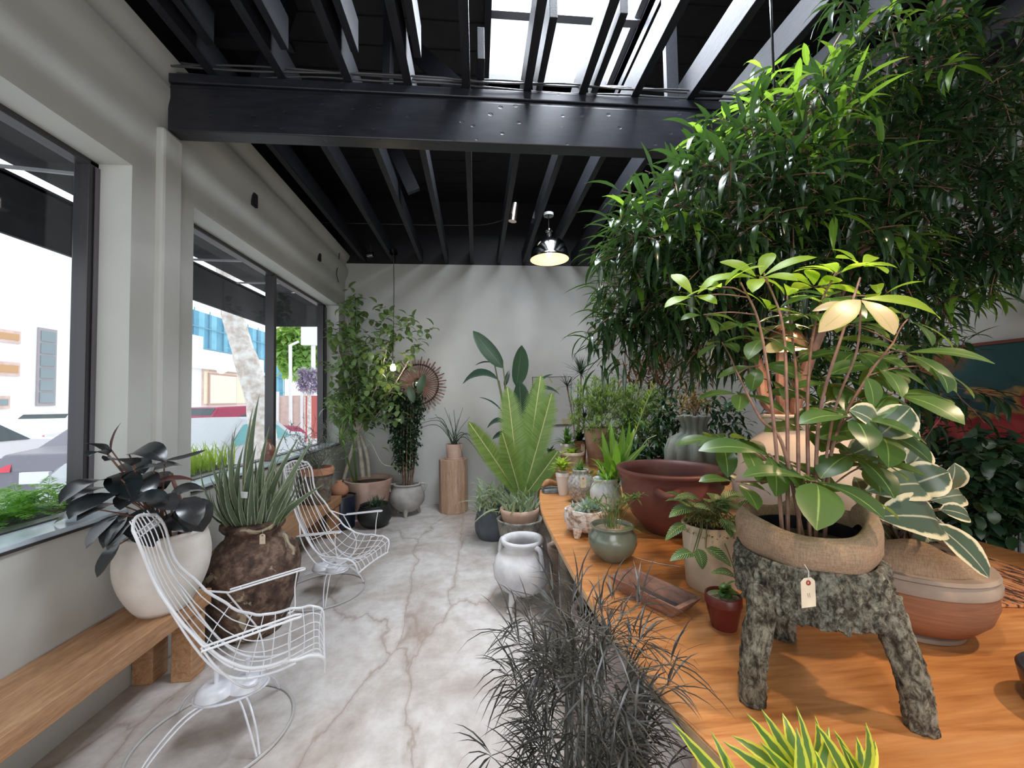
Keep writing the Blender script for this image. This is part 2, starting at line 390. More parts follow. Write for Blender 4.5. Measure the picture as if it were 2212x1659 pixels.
tag(cb.build('electric_cable', M_DARKMETAL), 'thin cable strung under the black joists towards the small ceiling spotlight', 'cable')
cb = MB(); cb.tube([(XL+.05, 5.55, 3.6)] + smoothline([atx(733, 545, XL+.03), atx(731, 570, XL+.03), atx(727, 590, XL+.03), atx(731, 610, XL+.03)], 5), .006, 5)
tag(cb.build('hanging_wire', M_DARKMETAL), 'loose dark wire dangling down the left wall near the corner', 'wire')
for p in ((547, 430), (688, 552)):
    q = atx(p[0], p[1], XL); o = MB().box(XL-.005, XL+.022, q.y-.035, q.y+.035, q.z-.065, q.z+.065).build('wall_box', M_BLACK, smooth=False, bevel=.004)
    MB().box(XL+.022, XL+.025, q.y-.022, q.y+.022, q.z-.045, q.z+.045).build('cover_plate', M_DARKMETAL, o, smooth=False)
    tag(o, 'small black box on the left wall, %s' % ('the nearer one above the window' if p[0] == 547 else 'the farther one nearest the back corner'), 'wall box')

# ------------------------------------------------------------------ lamps
M_CHROME = plain('dark_chrome', (.30, .31, .30), None, rough=.12, metal=1)
M_BULB = emis('lit_bulb', (1, .78, .5), 14)
def dome(loc, Rr, top, label, mo, mi, group=None, H=.235):
    """dome pendant: loc is the rim centre; the rod reaches height top"""
    x, y, z = loc; r = thing('pendant_lamp', loc, label, 'lamp', group)
    n = 10; out = [(Rr*math.cos(PI/2*i/n)**.62 if i < n else .02, H*math.sin(PI/2*i/n)**1.1) for i in range(n)] + [(.035, H), (.03, H+.03)]
    MB().lathe([(Rr+.004, 0)] + out, loc, 40).build('lamp_shade', mo, r, 'all')
    MB().lathe([(Rr, .001)] + [(max(.01, a-.006), b_-.004) for a, b_ in out[1:n]] + [(.0005, H-.006)], loc, 40).build('shade_lining', mi, r, 'all')
    c = MB(); c.lathe([(.034, H+.02), (.034, H+.05), (.022, H+.06), (.03, H+.07), (.03, H+.10), (.012, H+.12)], loc, 20); c.ring((x, y, z+H+.08), .036, .004, 20); c.build('lamp_socket', M_CHROME, r)
    MB().tube([(x, y, z+H+.1), (x, y, top)], .005, 6).build('rod', M_CHROME, r)
    MB().lathe([(.055, 0), (.055, .03), (.0005, .032)], (x, y, top-.03), 20).build('ceiling_canopy', plain('canopy_grey', (.4, .42, .42), None, rough=.4), r)
    MB().lathe([(.0005, -.0), (.025, .01), (.032, .035), (.02, .07), (.012, .09)], (x, y, z+.03), 16).build('bulb', M_BULB, r)
    return r
def point(loc, e, col, rad=.05):
    l = bpy.data.lights.new('lamp_light', 'POINT'); l.energy = e; l.color = col; l.shadow_soft_size = rad
    o = bpy.data.objects.new('lamp_light', l); o.location = loc; COL.objects.link(o); return o
M_WARM = plain('warm_white_enamel', (.85, .62, .45), None, rough=.5)
p = at(1187, 561, 4.25); dome(p, .21, 3.53, 'grey metal dome pendant lamp hanging under the joists before the back wall', M_CHROME, M_WARM)
point((p.x, p.y, p.z+.02), 2.2, (1, .72, .5), .03)
p = at(1697, 757, 1.56); COPPER = plain('copper', (.72, .36, .2), None, rough=.25, metal=.9)
dome(p, .075, 3.6, 'copper dome lamp with a lit bulb half hidden among the tall tree leaves', COPPER, M_WARM, H=.09)
point((p.x, p.y, p.z-.01), 1.3, (1, .75, .5), .03)
p = at(850, 545, 5.2); q = at(849, 795, 5.2)
r = thing('pendant_bulb', p, 'bare lit bulb hanging on a long thin wire in the back left corner', 'lamp')
MB().lathe([(.05, 0), (.05, .05), (.0005, .055)], (p.x, p.y, p.z-.02), 18).build('ceiling_canopy', M_CHROME, r)
MB().tube(smoothline([p, at(851, 620, 5.2), at(850, 700, 5.2), at(848, 770, 5.2), (q.x, q.y, q.z+.07)], 5), .005, 5).build('wire', M_DARKMETAL, r)
MB().lathe([(.018, .05), (.018, .1), (.005, .11)], q, 12).build('lamp_socket', M_CHROME, r)
MB().lathe([(.0005, -.04), (.03, -.03), (.038, 0), (.025, .035), (.015, .055)], q, 16).build('bulb', M_BULB, r)
point((q.x, q.y-.05, q.z-.01), 3, (1, .8, .6), .04)
p = at(1110, 462, 4.24); r = thing('ceiling_spotlight', p, 'small silver cylinder spotlight fixed to a joist left of the dome lamp', 'spotlight')
MB().tube([at(1113, 440, 4.24), at(1107, 478, 4.24)], [.032, .045], 18).build('housing', plain('brushed_silver', (.75, .6, .52), None, rough=.2, metal=1), r)  # silver tinted warm, a copper reflection put into its colour
MB().tube([at(1113, 440, 4.24), at(1113, 430, 4.3), (p.x, p.y+.1, 3.53)], .01, 6).build('bracket', M_CHROME, r)
p = at(801, 551, 5.4); r = thing('ceiling_spotlight', p, 'small silver spotlight at the ceiling in the far left corner', 'spotlight')
MB().tube([p+V((-.04, 0, 0)), p+V((.04, -.03, 0))], .03, 14).build('housing', M_CHROME, r); MB().tube([p, (p.x, p.y, 3.6)], .008, 6).build('bracket', M_DARKMETAL, r)

# light: sky world, portals at the openings, daylight above the skylight, fill panels added behind the camera, warm spots
w = bpy.data.worlds.new('world'); scene.world = w; w.use_nodes = True
bg = w.node_tree.nodes['Background']; bg.inputs[0].default_value = (.93, .97, 1, 1); bg.inputs[1].default_value = 1.25
def area(name, loc, rot, sx, sy, e, col=(1, 1, 1), portal=False):
    l = bpy.data.lights.new(name, 'AREA'); l.shape = 'RECTANGLE'; l.size = sx; l.size_y = sy; l.energy = e; l.color = col
    if portal: l.cycles.is_portal = True
    o = bpy.data.objects.new(name, l); o.location = loc; o.rotation_euler = rot; COL.objects.link(o); return o
area('portal_window_1', (-2.2, .31, 1.9), (0, -R(90), 0), 1.9, 4.0, 0, portal=True)
area('portal_window_2', (-2.2, 4.2, 1.9), (0, -R(90), 0), 1.9, 2.9, 0, portal=True)
area('skylight_daylight', ((SX0+SX1)/2, (SY0+SY1)/2, 4.9), (0, 0, 0), 1.6, 2.9, 400, (.94, .97, 1))
area('rear_fill', (.5, YF+.25, 1.9), (R(90), 0, 0), 4.2, 2.8, 85, (.97, .98, 1))  # added fill panel behind the camera, the wall there has no opening
area('overhead_fill', (-.2, -1.9, 3.44), (0, 0, 0), 2.4, 1.6, 50, (.94, .97, 1))  # unseen fill panel added overhead, the roof is closed here
def spot(loc, to, e, ang, blend=.5, col=(1, .74, .5), rad=.05):
    l = bpy.data.lights.new('spot_light', 'SPOT'); l.energy = e; l.spot_size = R(ang); l.spot_blend = blend; l.color = col; l.shadow_soft_size = rad
    o = bpy.data.objects.new('spot_light', l); o.location = loc; o.rotation_euler = (V(to)-V(loc)).to_track_quat('-Z', 'Y').to_euler(); COL.objects.link(o)
spot((2.3, .3, 3.3), (1.35, 1.0, .8), 130, 50)
spot((.4, .2, 3.4), (.8, 1.4, .8), 60, 60, .8)
# ------------------------------------------------------------------ outside
ZG = -.25
M_STREET = plain('pale_asphalt', (.62, .62, .63), (.75, .75, .75), 3, .9)
M_WALK = plain('pale_sidewalk', (.85, .83, .8), (.95, .93, .9), 4, .9)
M_WHITE = plain('white_stucco', (.93, .92, .91), None, rough=.9)
struct(MB().box(-60, -2.15, -10, 70, ZG-.1, ZG).build('ground', M_STREET, smooth=False))
struct(MB().box(-4.15, -2.15, -8, 40, ZG, ZG+.1).build('sidewalk', M_WALK, smooth=False))
struct(MB().box(-16, -13.2, -8, 60, ZG, ZG+.12).build('sidewalk', M_WALK, smooth=False))
M_AWN = plain('dark_awning_canvas', (.028, .027, .032), (.045, .043, .05), 5, .8)
r = thing('awning', (-2.3, 2.3, 3.2), 'dark canvas awning with deep valance outside the windows', 'awning')
MB().extrude([(-3.2, 3.19), (-2.15, 3.32), (-2.15, 3.35), (-3.2, 3.22)], -2.6, 6.5).build('canopy', M_AWN, r, smooth=False)
b = MB(); b.box(-3.22, -3.19, -2.6, 6.5, 2.69, 3.13); b.box(-3.2, -2.15, 6.47, 6.5, 2.69, 3.22); b.build('valance', M_AWN, r, smooth=False)
b = MB()
for i in range(11): y = -2.5+.9*i; b.bar((-3.2, y, 3.12), (-2.2, y+.5, 3.27), .02, .02)
b.bar((-3.2, -2.6, 3.10), (-3.2, 6.5, 3.10), .02, .02)
b.build('frame_rod', plain('pale_rod', (.55, .55, .58), None, rough=.5), r, smooth=False)
# the planter boxes below the windows, out on the ledge
M_FERN = leafm('fern_leaf', (.20, .50, .05), (.38, .70, .10), trans=.45, tcol=(.45, .8, .12))
M_LIME = leafm('lime_leaf', (.35, .55, .05), (.5, .7, .1), trans=.5, tcol=(.8, .95, .2))
M_TERRA = plain('terracotta', (.46, .20, .11), (.56, .28, .17), 7, .8, bmp=.2, bscale=60)
def fernmass(b, c, n, L, rad, W=.012, nl=11):
    for i in range(n):
        a = U(0, 2*PI); o_ = V((math.cos(a), math.sin(a), 0)); base = V(c)+o_*U(0, rad); tip = base+o_*L*U(.5, 1)+V((0, 0, L*U(.25, 1.05)))
        mid = (base+tip)/2+V((0, 0, L*.28)); P = smoothline([base, mid, tip], nl//2); rn = U(0, 1)
        b.tube(P, .0012, 3, False, rn)
        for k in range(1, len(P)):
            f = k/len(P); l = L*.24*math.sin(PI*min(1, f*.85+.12)); d = (P[k]-P[k-1]).normalized(); sd = d.cross(V((0, 0, 1))).normalized()
            for q in (-1, 1): b.leaf(P[k], P[k]+(sd*q+d*.5).normalized()*l, W, .05, n=2, rnd=rn)
for (y0, y1, m_, lab, n) in ((.9, 2.66, M_FERN, 'long box of bright green ferns outside the near window', 58), (2.9, 4.0, M_LIME, 'box of lime green grassy plants outside the second window', 34)):
    r = thing('window_box', (-2.42, (y0+y1)/2, .7), lab, 'planter')
    MB().box(-2.6, -2.22, y0, y1, .66, .92).build('planter_box', M_TERRA, r, smooth=False, bevel=.01)
    MB().box(-2.58, -2.24, y0+.02, y1-.02, .9, .93).build('soil', M_SOIL, r, smooth=False)
    b = MB()
    if m_ is M_FERN:
        for i in range(12): fernmass(b, (-2.36, y0+.15+(y1-y0-.25)*i/11, .87), 20, .21, .10, .026)
    else:
        for i in range(420):
            p = V((U(-2.55, -2.26), U(y0, y1), .92)); b.leaf(p, p+V((U(-.12, .1), U(-.14, .14), U(.08, .26))), .016, .2, n=4, prof='sword')
    b.build('foliage', m_, r)
    if m_ is M_FERN: MB().box(-2.75, -2.15, y0, y1, ZG+.1, .66).build('stand', M_WHITE, r, smooth=False)
    else: MB().box(-2.7, -2.15, y0, y1, ZG+.1, .66).build('stand', M_WHITE, r, smooth=False)

def car(loc, rz, m_, label, L=4.3, Wd=1.75, H=1.4, glass=(.05, .07, .08)):
    x, y, z = loc; r = thing('car', loc, label, 'car', 'cars on the street', rz)
    S = L/4.3; prof = [(-2.15, .35), (-2.12, .75), (-1.98, .98), (-1.45, 1.03), (-.95, 1.40*H/1.4), (.15, 1.42*H/1.4), (.95, .98), (1.85, .86), (2.12, .66), (2.15, .35)]
    def sec(w, inset):
        return [(p_*S, w, z_) for p_, z_ in prof]
    b = MB(); n = len(prof); rows = []
    for w, k in ((-1, .0), (-.93, .06), (.93, .06), (1, .0)):
        rows.append([(p_*S, w*Wd/2*(1 if z_ < 1.05 else .8), z_+(k if abs(w) < 1 else -.03)) for p_, z_ in prof])
    vs = [q for rr in rows for q in rr]
    fs = [(i*n+j, i*n+j+1, (i+1)*n+j+1, (i+1)*n+j) for i in range(3) for j in range(n-1)] + [tuple(range(n)), tuple(range(3*n, 4*n))[::-1]] + [(i*n, (i+1)*n, (i+1)*n+n-1, i*n+n-1) for i in range(3)]
    b.add(vs, fs); b.build('car_body', m_, r, smooth=False, local=True, bevel=.05)
    mg = plain('car_glass', glass, None, rough=.08)
    g = MB()
    def quad(a, c, h0, h1, w0, w1, e): # rear/front screens
        g.add([(a*S, -w0, h0), (a*S, w0, h0), (c*S, w1, h1), (c*S, -w1, h1)], [(0, 1, 2, 3)])
    quad(-1.42, -.99, 1.10, 1.40*H/1.4+.03, Wd*.40, Wd*.34, 0); quad(.90, .22, 1.06, 1.40*H/1.4+.03, Wd*.40, Wd*.34, 0)
    for sgn in (-1, 1):
        yy = sgn*(Wd/2*.88); g.add([(-1.3*S, sgn*(Wd/2+.004), 1.0), (.8*S, sgn*(Wd/2+.004), .99), (.15*S, sgn*Wd*.405, 1.36*H/1.4), (-.9*S, sgn*Wd*.405, 1.34*H/1.4)], [(0, 1, 2, 3)])
    g.build('car_window', mg, r, smooth=False, local=True)
    tw = plain('tyre', (.03, .03, .03), None, rough=.8)
    for a in (-1.35, 1.3):
        for sgn in (-1, 1):
            MB().tube([(a*S, sgn*(Wd/2-.2), .33), (a*S, sgn*(Wd/2+.02), .33)], .33, 20).build('wheel', tw, r, local=True)
    red = plain('tail_light_red', (.7, .04, .08), None, rough=.2)
    for sgn in (-1, 1):
        MB().add([(-2.15*S, sgn*Wd*.27, .80), (-2.13*S, sgn*Wd*.5, .78), (-1.99*S, sgn*Wd*.505, .97), (-2.03*S, sgn*Wd*.33, .94), (-2.0*S, sgn*Wd*.27, .80), (-2.0*S, sgn*Wd*.505, .78)], [(0, 1, 2, 3), (1, 5, 2), (0, 4, 5, 1)]).build('tail_light', red, r, smooth=False, local=True)
    pl = MB().box(-2.19*S, -2.13*S, -.19, .19, .62, .79).build('number_plate', plain('plate_white', (.9, .9, .9), None), r, smooth=False, local=True)
    return r
MG = plain('grey_car_paint', (.20, .19, .23), None, rough=.25); MR = plain('dark_red_car_paint', (.35, .03, .08), None, rough=.2)
MW = plain('white_car_paint', (.9, .9, .92), None, rough=.2); MS = plain('silver_car_paint', (.5, .52, .55), None, rough=.2)
p = at(84, 1012, 6.6); car((p.x-.14, p.y+2.05, -.26), R(93), MG, 'grey sedan seen from behind through the near window', L=4.1, Wd=1.28, H=1.38)
p = at(500, 900, 13.2); car((p.x, p.y, -.25), R(70), MR, 'dark red car parked across the street beyond the second window', H=1.6)
car((-5.15, 8.25, -.25), R(268), MS, 'silver car with teal windscreen just outside the second window', glass=(.08, .32, .33))
p = at(105, 900, 12.6); car((p.x-.6, p.y+1.5, -.25), R(92), MW, 'white car farther down the street seen through the near window', H=1.5)
p = at(20, 890, 10.5); car((p.x-.4, p.y-.8, -.25), R(92), MW, 'white car cut by the left edge of the near window', H=1.5)
# buildings
XF = -17.
M_OCHRE = plain('ochre_blind', (.62, .36, .18), None); M_PGLASS = plain('dim_window', (.28, .33, .36), None, rough=.2); M_BRICKP = plain('pink_stone', (.72, .50, .45), (.8, .62, .56), 5, .9)
r = thing('apartment_building', (XF, 17, ZG), 'white stucco building with wooden windows seen through the near window', 'building')
b = MB(); b.box(XF-8, XF, 4, 21.5, ZG, 8.6); b.build('facade', M_WHITE, r, smooth=False)
def bwin(par, px0, py0, px1, py1, mat, mull=1, frame=M_BRICKP, X=XF):
    a = atx(px0, py0, X); c = atx(px1, py1, X); y0, y1 = sorted((a.y, c.y)); z0, z1 = sorted((a.z, c.z))
    f = MB(); f.box(X-.05, X+.06, y0-.08, y1+.08, z0-.08, z1+.08); fo = f.build('window', frame, par, smooth=False)
    g = MB()
    for k in range(mull):
        h = (z1-z0)/mull; g.box(X+.06, X+.09, y0, y1, z0+k*h+.04, z0+(k+1)*h-.04)
    g.build('pane', mat, fo, smooth=False)
bwin(r, -30, 711, 36, 738, M_OCHRE); bwin(r, -30, 783, 34, 808, M_OCHRE); bwin(r, 85, 712, 112, 872, M_PGLASS, 6, plain('grey_surround', (.4, .36, .38), None)); bwin(r, -20, 860, 12, 878, M_PGLASS)
MB().box(XF, XF+.12, 4, 21.4, ZG, .62).build('plinth', M_BRICKP, r, smooth=False)
r = thing('shop_building', (XF, 26, ZG), 'low white building with a pinkish framed doorway across the street', 'building')
p0 = atx(405, 720, XF); p1 = atx(470, 760, XF); p2 = atx(570, 790, XF)
b = MB(); b.box(XF-6, XF, 22, p1.y-1.4, ZG, p0.z); b.box(XF-6, XF, p1.y-1.4, p2.y, ZG, p1.z); b.box(XF-.0, XF+.35, p1.y-2.5, p2.y, p1.z-1.25, p1.z-1.05); b.build('facade', M_WHITE, r, smooth=False)
bwin(r, 438, 800, 532, 872, plain('cream_shutter', (.9, .8, .6), None), 1, M_BRICKP)
bwin(r, 452, 808, 508, 872, plain('cream_shutter_pale', (.92, .84, .68), None), 1, plain('rose_frame', (.6, .38, .34), None), XF+.12)
r = thing('wrapped_building', (-24, 40, ZG), 'tall building wrapped in blue scaffold sheeting', 'building')
def tarp():
    mt, t, b, o = nt('blue_tarp'); b.inputs['Roughness'].default_value = .9; vec = coords(t, (1, 1, 1))
    wv = t.nodes.new('ShaderNodeTexBrick'); lk(t, coords(t, (.5, .5, .5), 'Object'), wv.inputs['Vector']); wv.inputs['Scale'].default_value = .6
    wv.inputs['Color1'].default_value = (.20, .50, .64, 1); wv.inputs['Color2'].default_value = (.24, .56, .70, 1); wv.inputs['Mortar'].default_value = (.09, .27, .4, 1)
    lk(t, mixc(t, .4, wv.outputs[0], ramp(t, noise(t, vec, .7, 5), [(.3, (.14, .38, .54)), (.7, (.35, .66, .78))])), b.inputs['Base Color']); return mt
TP = tarp()
MB().box(-34, -24, 30, 52, ZG, 9.6).build('sheeting', TP, r, smooth=False)
b = MB()
for i in range(12): y = 30+2*i; b.tube([(-23.9, y, ZG), (-23.9, y, 9.8)], .05, 5)
for i in range(5): b.tube([(-23.85, 30, 1.8*i+1), (-23.85, 52, 1.8*i+1)], .05, 5)
b.build('scaffold_tube', plain('tube_blue', (.2, .4, .5), None), r)
b = MB(); b.box(-15, -11, 44, 44.2, ZG, 3.2); o = b.build('construction_hoarding', plain('blue_hoarding', (.16, .3, .4), None), smooth=False); tag(o, 'dark blue hoarding seen at the far end of the second window', 'fence')
# street tree, lamp post, far tree, fence, sign
M_BARK0 = plain('pale_mottled_bark', (.62, .52, .46), (.95, .92, .88), 9, .9, bmp=.4, bscale=12, bdist=.05)
P = [at(a_, b_, 7.4) for a_, b_ in ((498, 660), (520, 740), (545, 820), (562, 890), (575, 1000), (578, 1058))]
r = thing('street_tree', (P[-1].x, P[-1].y, ZG), 'leaning street tree trunk with pale mottled bark beyond the second window', 'tree')
MB().tube(smoothline([at(486, 560, 7.4)] + P, 5), [.15]*6+[.17]*6+[.19]*8+[.21]*12, 14).build('trunk', M_BARK0, r)
fo = MB()
for i in range(500):
    p = at(440+U(-90, 60), 400+U(-70, 60), 7.4)+rv(.8); fo.leaf(p, p+rv(.3), .12, n=3)
fo.build('foliage', M_FERN, r)
r = thing('far_tree', (-11.5, 26, ZG), 'bright green tree beyond the lamp post', 'tree'); fo = MB()
M_FARG = leafm('far_leaf', (.18, .42, .1), (.35, .6, .2), trans=.4)
for i in range(2600):
    a = U(0, 6.28); q = math.sqrt(U(0, 1)); p = at(655+q*math.cos(a)*48, 760+q*math.sin(a)*55, 24)+V((0, U(-1.5, 1.5), 0)); fo.leaf(p, p+rv(.5), .3, n=3)
fo.build('foliage', M_FARG, r); MB().tube([at(660, 800, 24), at(655, 870, 24), at(655, 930, 24)], [.15, .2, .25], 8).build('trunk', M_BARK0, r)
r = thing('lamp_post', at(628, 900, 17), 'slim white lamp post beyond the second window', 'street lamp'); q = at(628, 940, 17); MB().tube([(q.x, 17, ZG), at(627, 745, 17)], .07, 8).build('pole', M_WHITE, r)
MB().tube([at(627, 746, 17), at(645, 738, 17)], .05, 6).build('arm', M_WHITE, r)
M_REDF = plain('red_barrier', (.65, .15, .13), None)
r = thing('barrier_fence', at(640, 870, 19), 'orange and red construction fence with white posts at the end of the street', 'fence')
for i, (x0, x1, m_) in enumerate(((588, 655, M_BRICKP), (660, 700, M_REDF))):
    a, c = at(x0, 855, 19), at(x1, 892, 19); MB().box(a.x, c.x, 19, 19.1, ZG+.1, a.z).build('fence_panel', m_, r, smooth=False)
for x in (600, 628, 652):
    a = at(x, 846, 18.9); c = V((a.x, 18.9, ZG)); MB().tube([a, c], .06, 6).build('fence_post', M_WHITE, r)
a, c = at(650, 706, 22), at(697, 745, 22); r = thing('billboard', (c.x, 22, c.z), 'blank white billboard above the far tree', 'sign'); MB().box(a.x, c.x+.6, 22, 22.3, c.z, a.z).build('panel', M_WHITE, r, smooth=False)
MB().tube([((a.x+c.x)/2, 22.2, c.z), ((a.x+c.x)/2, 22.2, ZG)], .12, 8).build('post', M_WHITE, r)
fo = MB(); r = thing('flowering_shrub', at(665, 845, 17.5), 'mauve flowering shrub in front of the fence', 'shrub')
for i in range(500):
    p = at(668+U(-24, 26), 822+U(-22, 24), 17.5); fo.leaf(p, p+rv(.22), .12, n=3)
fo.build('foliage', leafm('mauve_leaf', (.35, .28, .5), (.6, .5, .7)), r); q = at(668, 930, 17.5); MB().tube([at(668, 840, 17.5), (q.x, 17.5, ZG)], .08, 6).build('stem', M_BARK0, r)

# ------------------------------------------------------------------ benches
M_BENCH = wood('oiled_fir', (.33, .16, .075), (.46, .25, .125), (.56, .33, .18), (7, .7, 7), .4, 4)
def bench(y0, y1, label):
    r = thing('wooden_bench', (-1.7, y1, 0), label, 'bench', 'benches along the window wall')
    MB().box(-1.866, -1.54, y0, y1, .355, .44).build('seat', M_BENCH, r, smooth=False, bevel=.004)
    for y in (y0+.02, y1-.13):
        for x in (-1.86, -1.665): MB().box(x, x+.105, y, y+.11, 0, .356).build('leg', M_BENCH, r, smooth=False, bevel=.004)
bench(-1.0, 2.49, 'long thick light wooden bench under the near window')
bench(3.16, 4.72, 'light wooden bench under the second window behind the white chairs')
o = MB().box(-1.86, -1.79, 2.73, 2.82, 0, .44).build('wooden_plinth', plain('dark_brown_wood', (.12, .06, .04), (.18, .1, .07), 9, .6), smooth=False, bevel=.012)
tag(o, 'dark brown wooden plinth by the wall behind the corroded jar', 'plinth')

# ------------------------------------------------------------------ wire chairs
M_WIRE = plain('white_enamel_wire', (.74, .74, .76), None, rough=.3)
M_WIRE2 = plain('worn_white_metal', (.62, .63, .68), (.74, .74, .78), 20, .3)
PR = smoothline([(-.62, 0, 1.02), (-.57, 0, .93), (-.52, 0, .80), (-.42, 0, .63), (-.30, 0, .47), (-.18, 0, .36), (-.05, 0, .315), (.09, 0, .325), (.20, 0, .355), (.26, 0, .36), (.295, 0, .30)], 6)
WD = [.115, .145, .13, .17, .20, .225, .24, .245, .245, .235, .20]; RS = [.01, .02, .02, .045, .075, .10, .105, .095, .06, .035, .0]
def S_(u, v):
    """point of the wire shell: u along the profile 0..1, v across -1..1"""
    f = u*(len(PR)-1); i = min(int(f), len(PR)-2); p = PR[i].lerp(PR[i+1], f-i)
    g = u*10; j = min(int(g), 9); k = g-j; k = k*k*(3-2*k); w = WD[j]*(1-k)+WD[j+1]*k; rs = RS[j]*(1-k)+RS[j+1]*k
    d = (PR[min(i+1, len(PR)-1)]-PR[max(i-1, 0)]).normalized(); nrm = V((-d.z, 0, d.x));
    if nrm.z < 0 and nrm.x < 0: nrm = -nrm
    q = p + nrm*rs*abs(v)**2.2; q.y = v*w; return q
def make_chair(label):
    r = thing('wire_chair', (0, 0, 0), label, 'chair', 'white wire patio chairs')
    b = MB(); N = 44
    for k in range(-3, 4): b.tube([S_(i/N, k/3.7) for i in range(N+1)], .0029, 5)
    b.build('lengthwise_wires', M_WIRE, r, local=True)
    b = MB()
    for u in (.055, .075): b.tube([S_(u, -1+i/9) for i in range(19)], .0035, 5)
    b.build('headrest_bar', M_WIRE, r, local=True)
    b = MB()
    for u in (.40, .50, .57, .64, .71, .78, .85, .91): b.tube([S_(u, -1+i/9) for i in range(19)], .003 if u > .1 else .0035, 5)
    b.build('cross_wires', M_WIRE, r, local=True)
    b = MB(); rim = [S_(i/N, -1) for i in range(2, N)]; rim += [S_(1-.012*math.cos(PI/2*v), v) for v in [x/6 for x in range(-6, 7)]]
    rim += [S_(i/N, 1) for i in range(N-1, 1, -1)]
    top = [S_(.04-.04*math.cos(PI/2*v), v) for v in [x/6 for x in range(6, -7, -1)]]
    b.tube(rim+top+[rim[0]], .0072, 8); b.build('rim_rod', M_WIRE, r, local=True)
    for sg in (-1, 1):
        y = sg*.255
        a = MB(); L0, L1 = (-.27, .56), (.16, .61)
        for dy in (0, .035): a.tube([(L0[0]+.01, y+sg*dy, L0[1]+.005), (L1[0]-.02, y+sg*dy, L1[1])], .005, 7)
        a.tube(smoothline([(L1[0]-.02, y, L1[1]), (L1[0]+.012, y+sg*.006, L1[1]), (L1[0]+.012, y+sg*.029, L1[1]), (L1[0]-.02, y+sg*.035, L1[1])], 5), .005, 7)
        a.tube([(L0[0]+.01, y, L0[1]+.005), S_(.32, sg)], .005, 7)
        for x in (-.2, -.05): a.tube([(x, y, .562+(x+.27)*.11), (x, y+sg*.035, .562+(x+.27)*.11)], .003, 5)
        ao = a.build('armrest', M_WIRE, r, local=True)
        a = MB(); a.tube(smoothline([(L1[0]-.03, y+sg*.018, .605), (.115, y+sg*.01, .52), S_(.74, sg), S_(.70, sg*.93)], 5), .0045, 6); a.build('arm_strut', M_WIRE, ao, local=True)
    b = MB()
    hoop = smoothline([(-.27, -.255, .565), (-.20, -.262, .47), (-.10, -.24, .36), (-.05, -.13, .29), (-.04, 0, .275), (-.05, .13, .29), (-.10, .24, .36), (-.20, .262, .47), (-.27, .255, .565)], 5)
    b.tube(hoop, .005, 7)
    for sg in (-1, 1): b.tube(smoothline([(-.56, sg*.07, .90), (-.44, sg*.09, .66), (-.28, sg*.1, .42), (-.14, sg*.09, .31), (.02, sg*.07, .285), (.14, sg*.07, .30)], 5), .0055, 7)
    b.build('support_rod', M_WIRE, r, local=True)
    b = MB()
    for sg in (-1, 1):
        prof = [(.0005, .04), (.05, .037), (.072, .022), (.082, .0), (.07, -.02), (.0005, -.024)]
        b.lathe(prof, (sg*.06+.06, 0, .190), 26, sx=1.0, sy=1.05)
    b.tube([(-.04, 0, .188), (.16, 0, .188)], [.035, .035], 10); b.ring((.06, 0, .178), .145, .006, 36, 6, rx=.62)
    for x in (0, .12): b.tube([(x, 0, .21), (x, 0, .30)], .010, 8)
    b.build('swivel_hub', M_WIRE2, r, local=True)
    for k in range(4):
        a = R(45+90*k-6); b = MB(); dx, dy = math.cos(a), math.sin(a)
        for q in (-1, 1):
            sx_, sy_ = -dy*q, dx*q
            b.tube(smoothline([(.05+dx*.07+sx_*.012, dy*.06+sy_*.012, .178), (.03+dx*.16+sx_*.014, dy*.16+sy_*.014, .165), (.01+dx*.25+sx_*.012, dy*.25+sy_*.012, .09), (dx*.30+sx_*.006, dy*.30+sy_*.006, .012)], 5), .0045, 6)
        b.build('leg', M_WIRE2, r, local=True)
    MB().ring((0, 0, .008), .31, .0065, 60, 8).build('base_ring', plain('aged_white_ring', (.50, .49, .48), None, rough=.35), r, local=True)
    for o in bpy.data.objects:
        if o.type == 'MESH' and (o.parent == r or (o.parent and o.parent.parent == r)) and o.name.split('.')[0] not in ('swivel_hub', 'leg', 'base_ring'):
            for v in o.data.vertices: v.co.x = v.co.x*.80+.21; v.co.z -= .04*min(1, max(0, (1.0-v.co.z)/.25))
    return r
ch = make_chair('white wire swivel chair with curled headrest, the nearer one')
ch.location = (-1.20, 1.98, 0); ch.rotation_euler = (0, 0, R(21))
c2 = copy_tree(ch, (-1.23, 3.34, 0), R(-18), 'white wire swivel chair behind the corroded jar, the farther one')
# ------------------------------------------------------------------ pots and planting helpers
def pot_round(parent, c, R0, H, mat, rimr=.75, base=.5, lip=.012, belly=.55, k=44, jit=0, name='pot', wall=.016, depth=.5, neck=None, lobes=0, amp=0):
    """bellied pot: max radius R0 at belly*H, mouth radius rimr*R0, base radius base*R0, hollow to depth*H"""
    P = []
    for i in range(15):
        t = i/14
        if t < belly: q = base + (1-base)*math.sin(PI/2*t/belly)**.85
        else: q = rimr + (1-rimr)*math.cos(PI/2*(t-belly)/(1-belly))**.9
        P.append((q*R0, t*H))
    rr = rimr*R0; P += [(rr+lip, H+.004), (rr+lip*1.2, H+.014), (rr+lip*.6, H+.022), (rr-wall*.6, H+.02), (rr-wall, H), (rr-wall, H*.94), (R0*.9*min(1, rimr+.15)-wall, H*.75), (R0*.7, H*depth), (.0005, H*depth)]
    return MB().lathe([(.0005, 0)]+P, c, k, lobes, amp, jit).build(name, mat, parent, 'all')
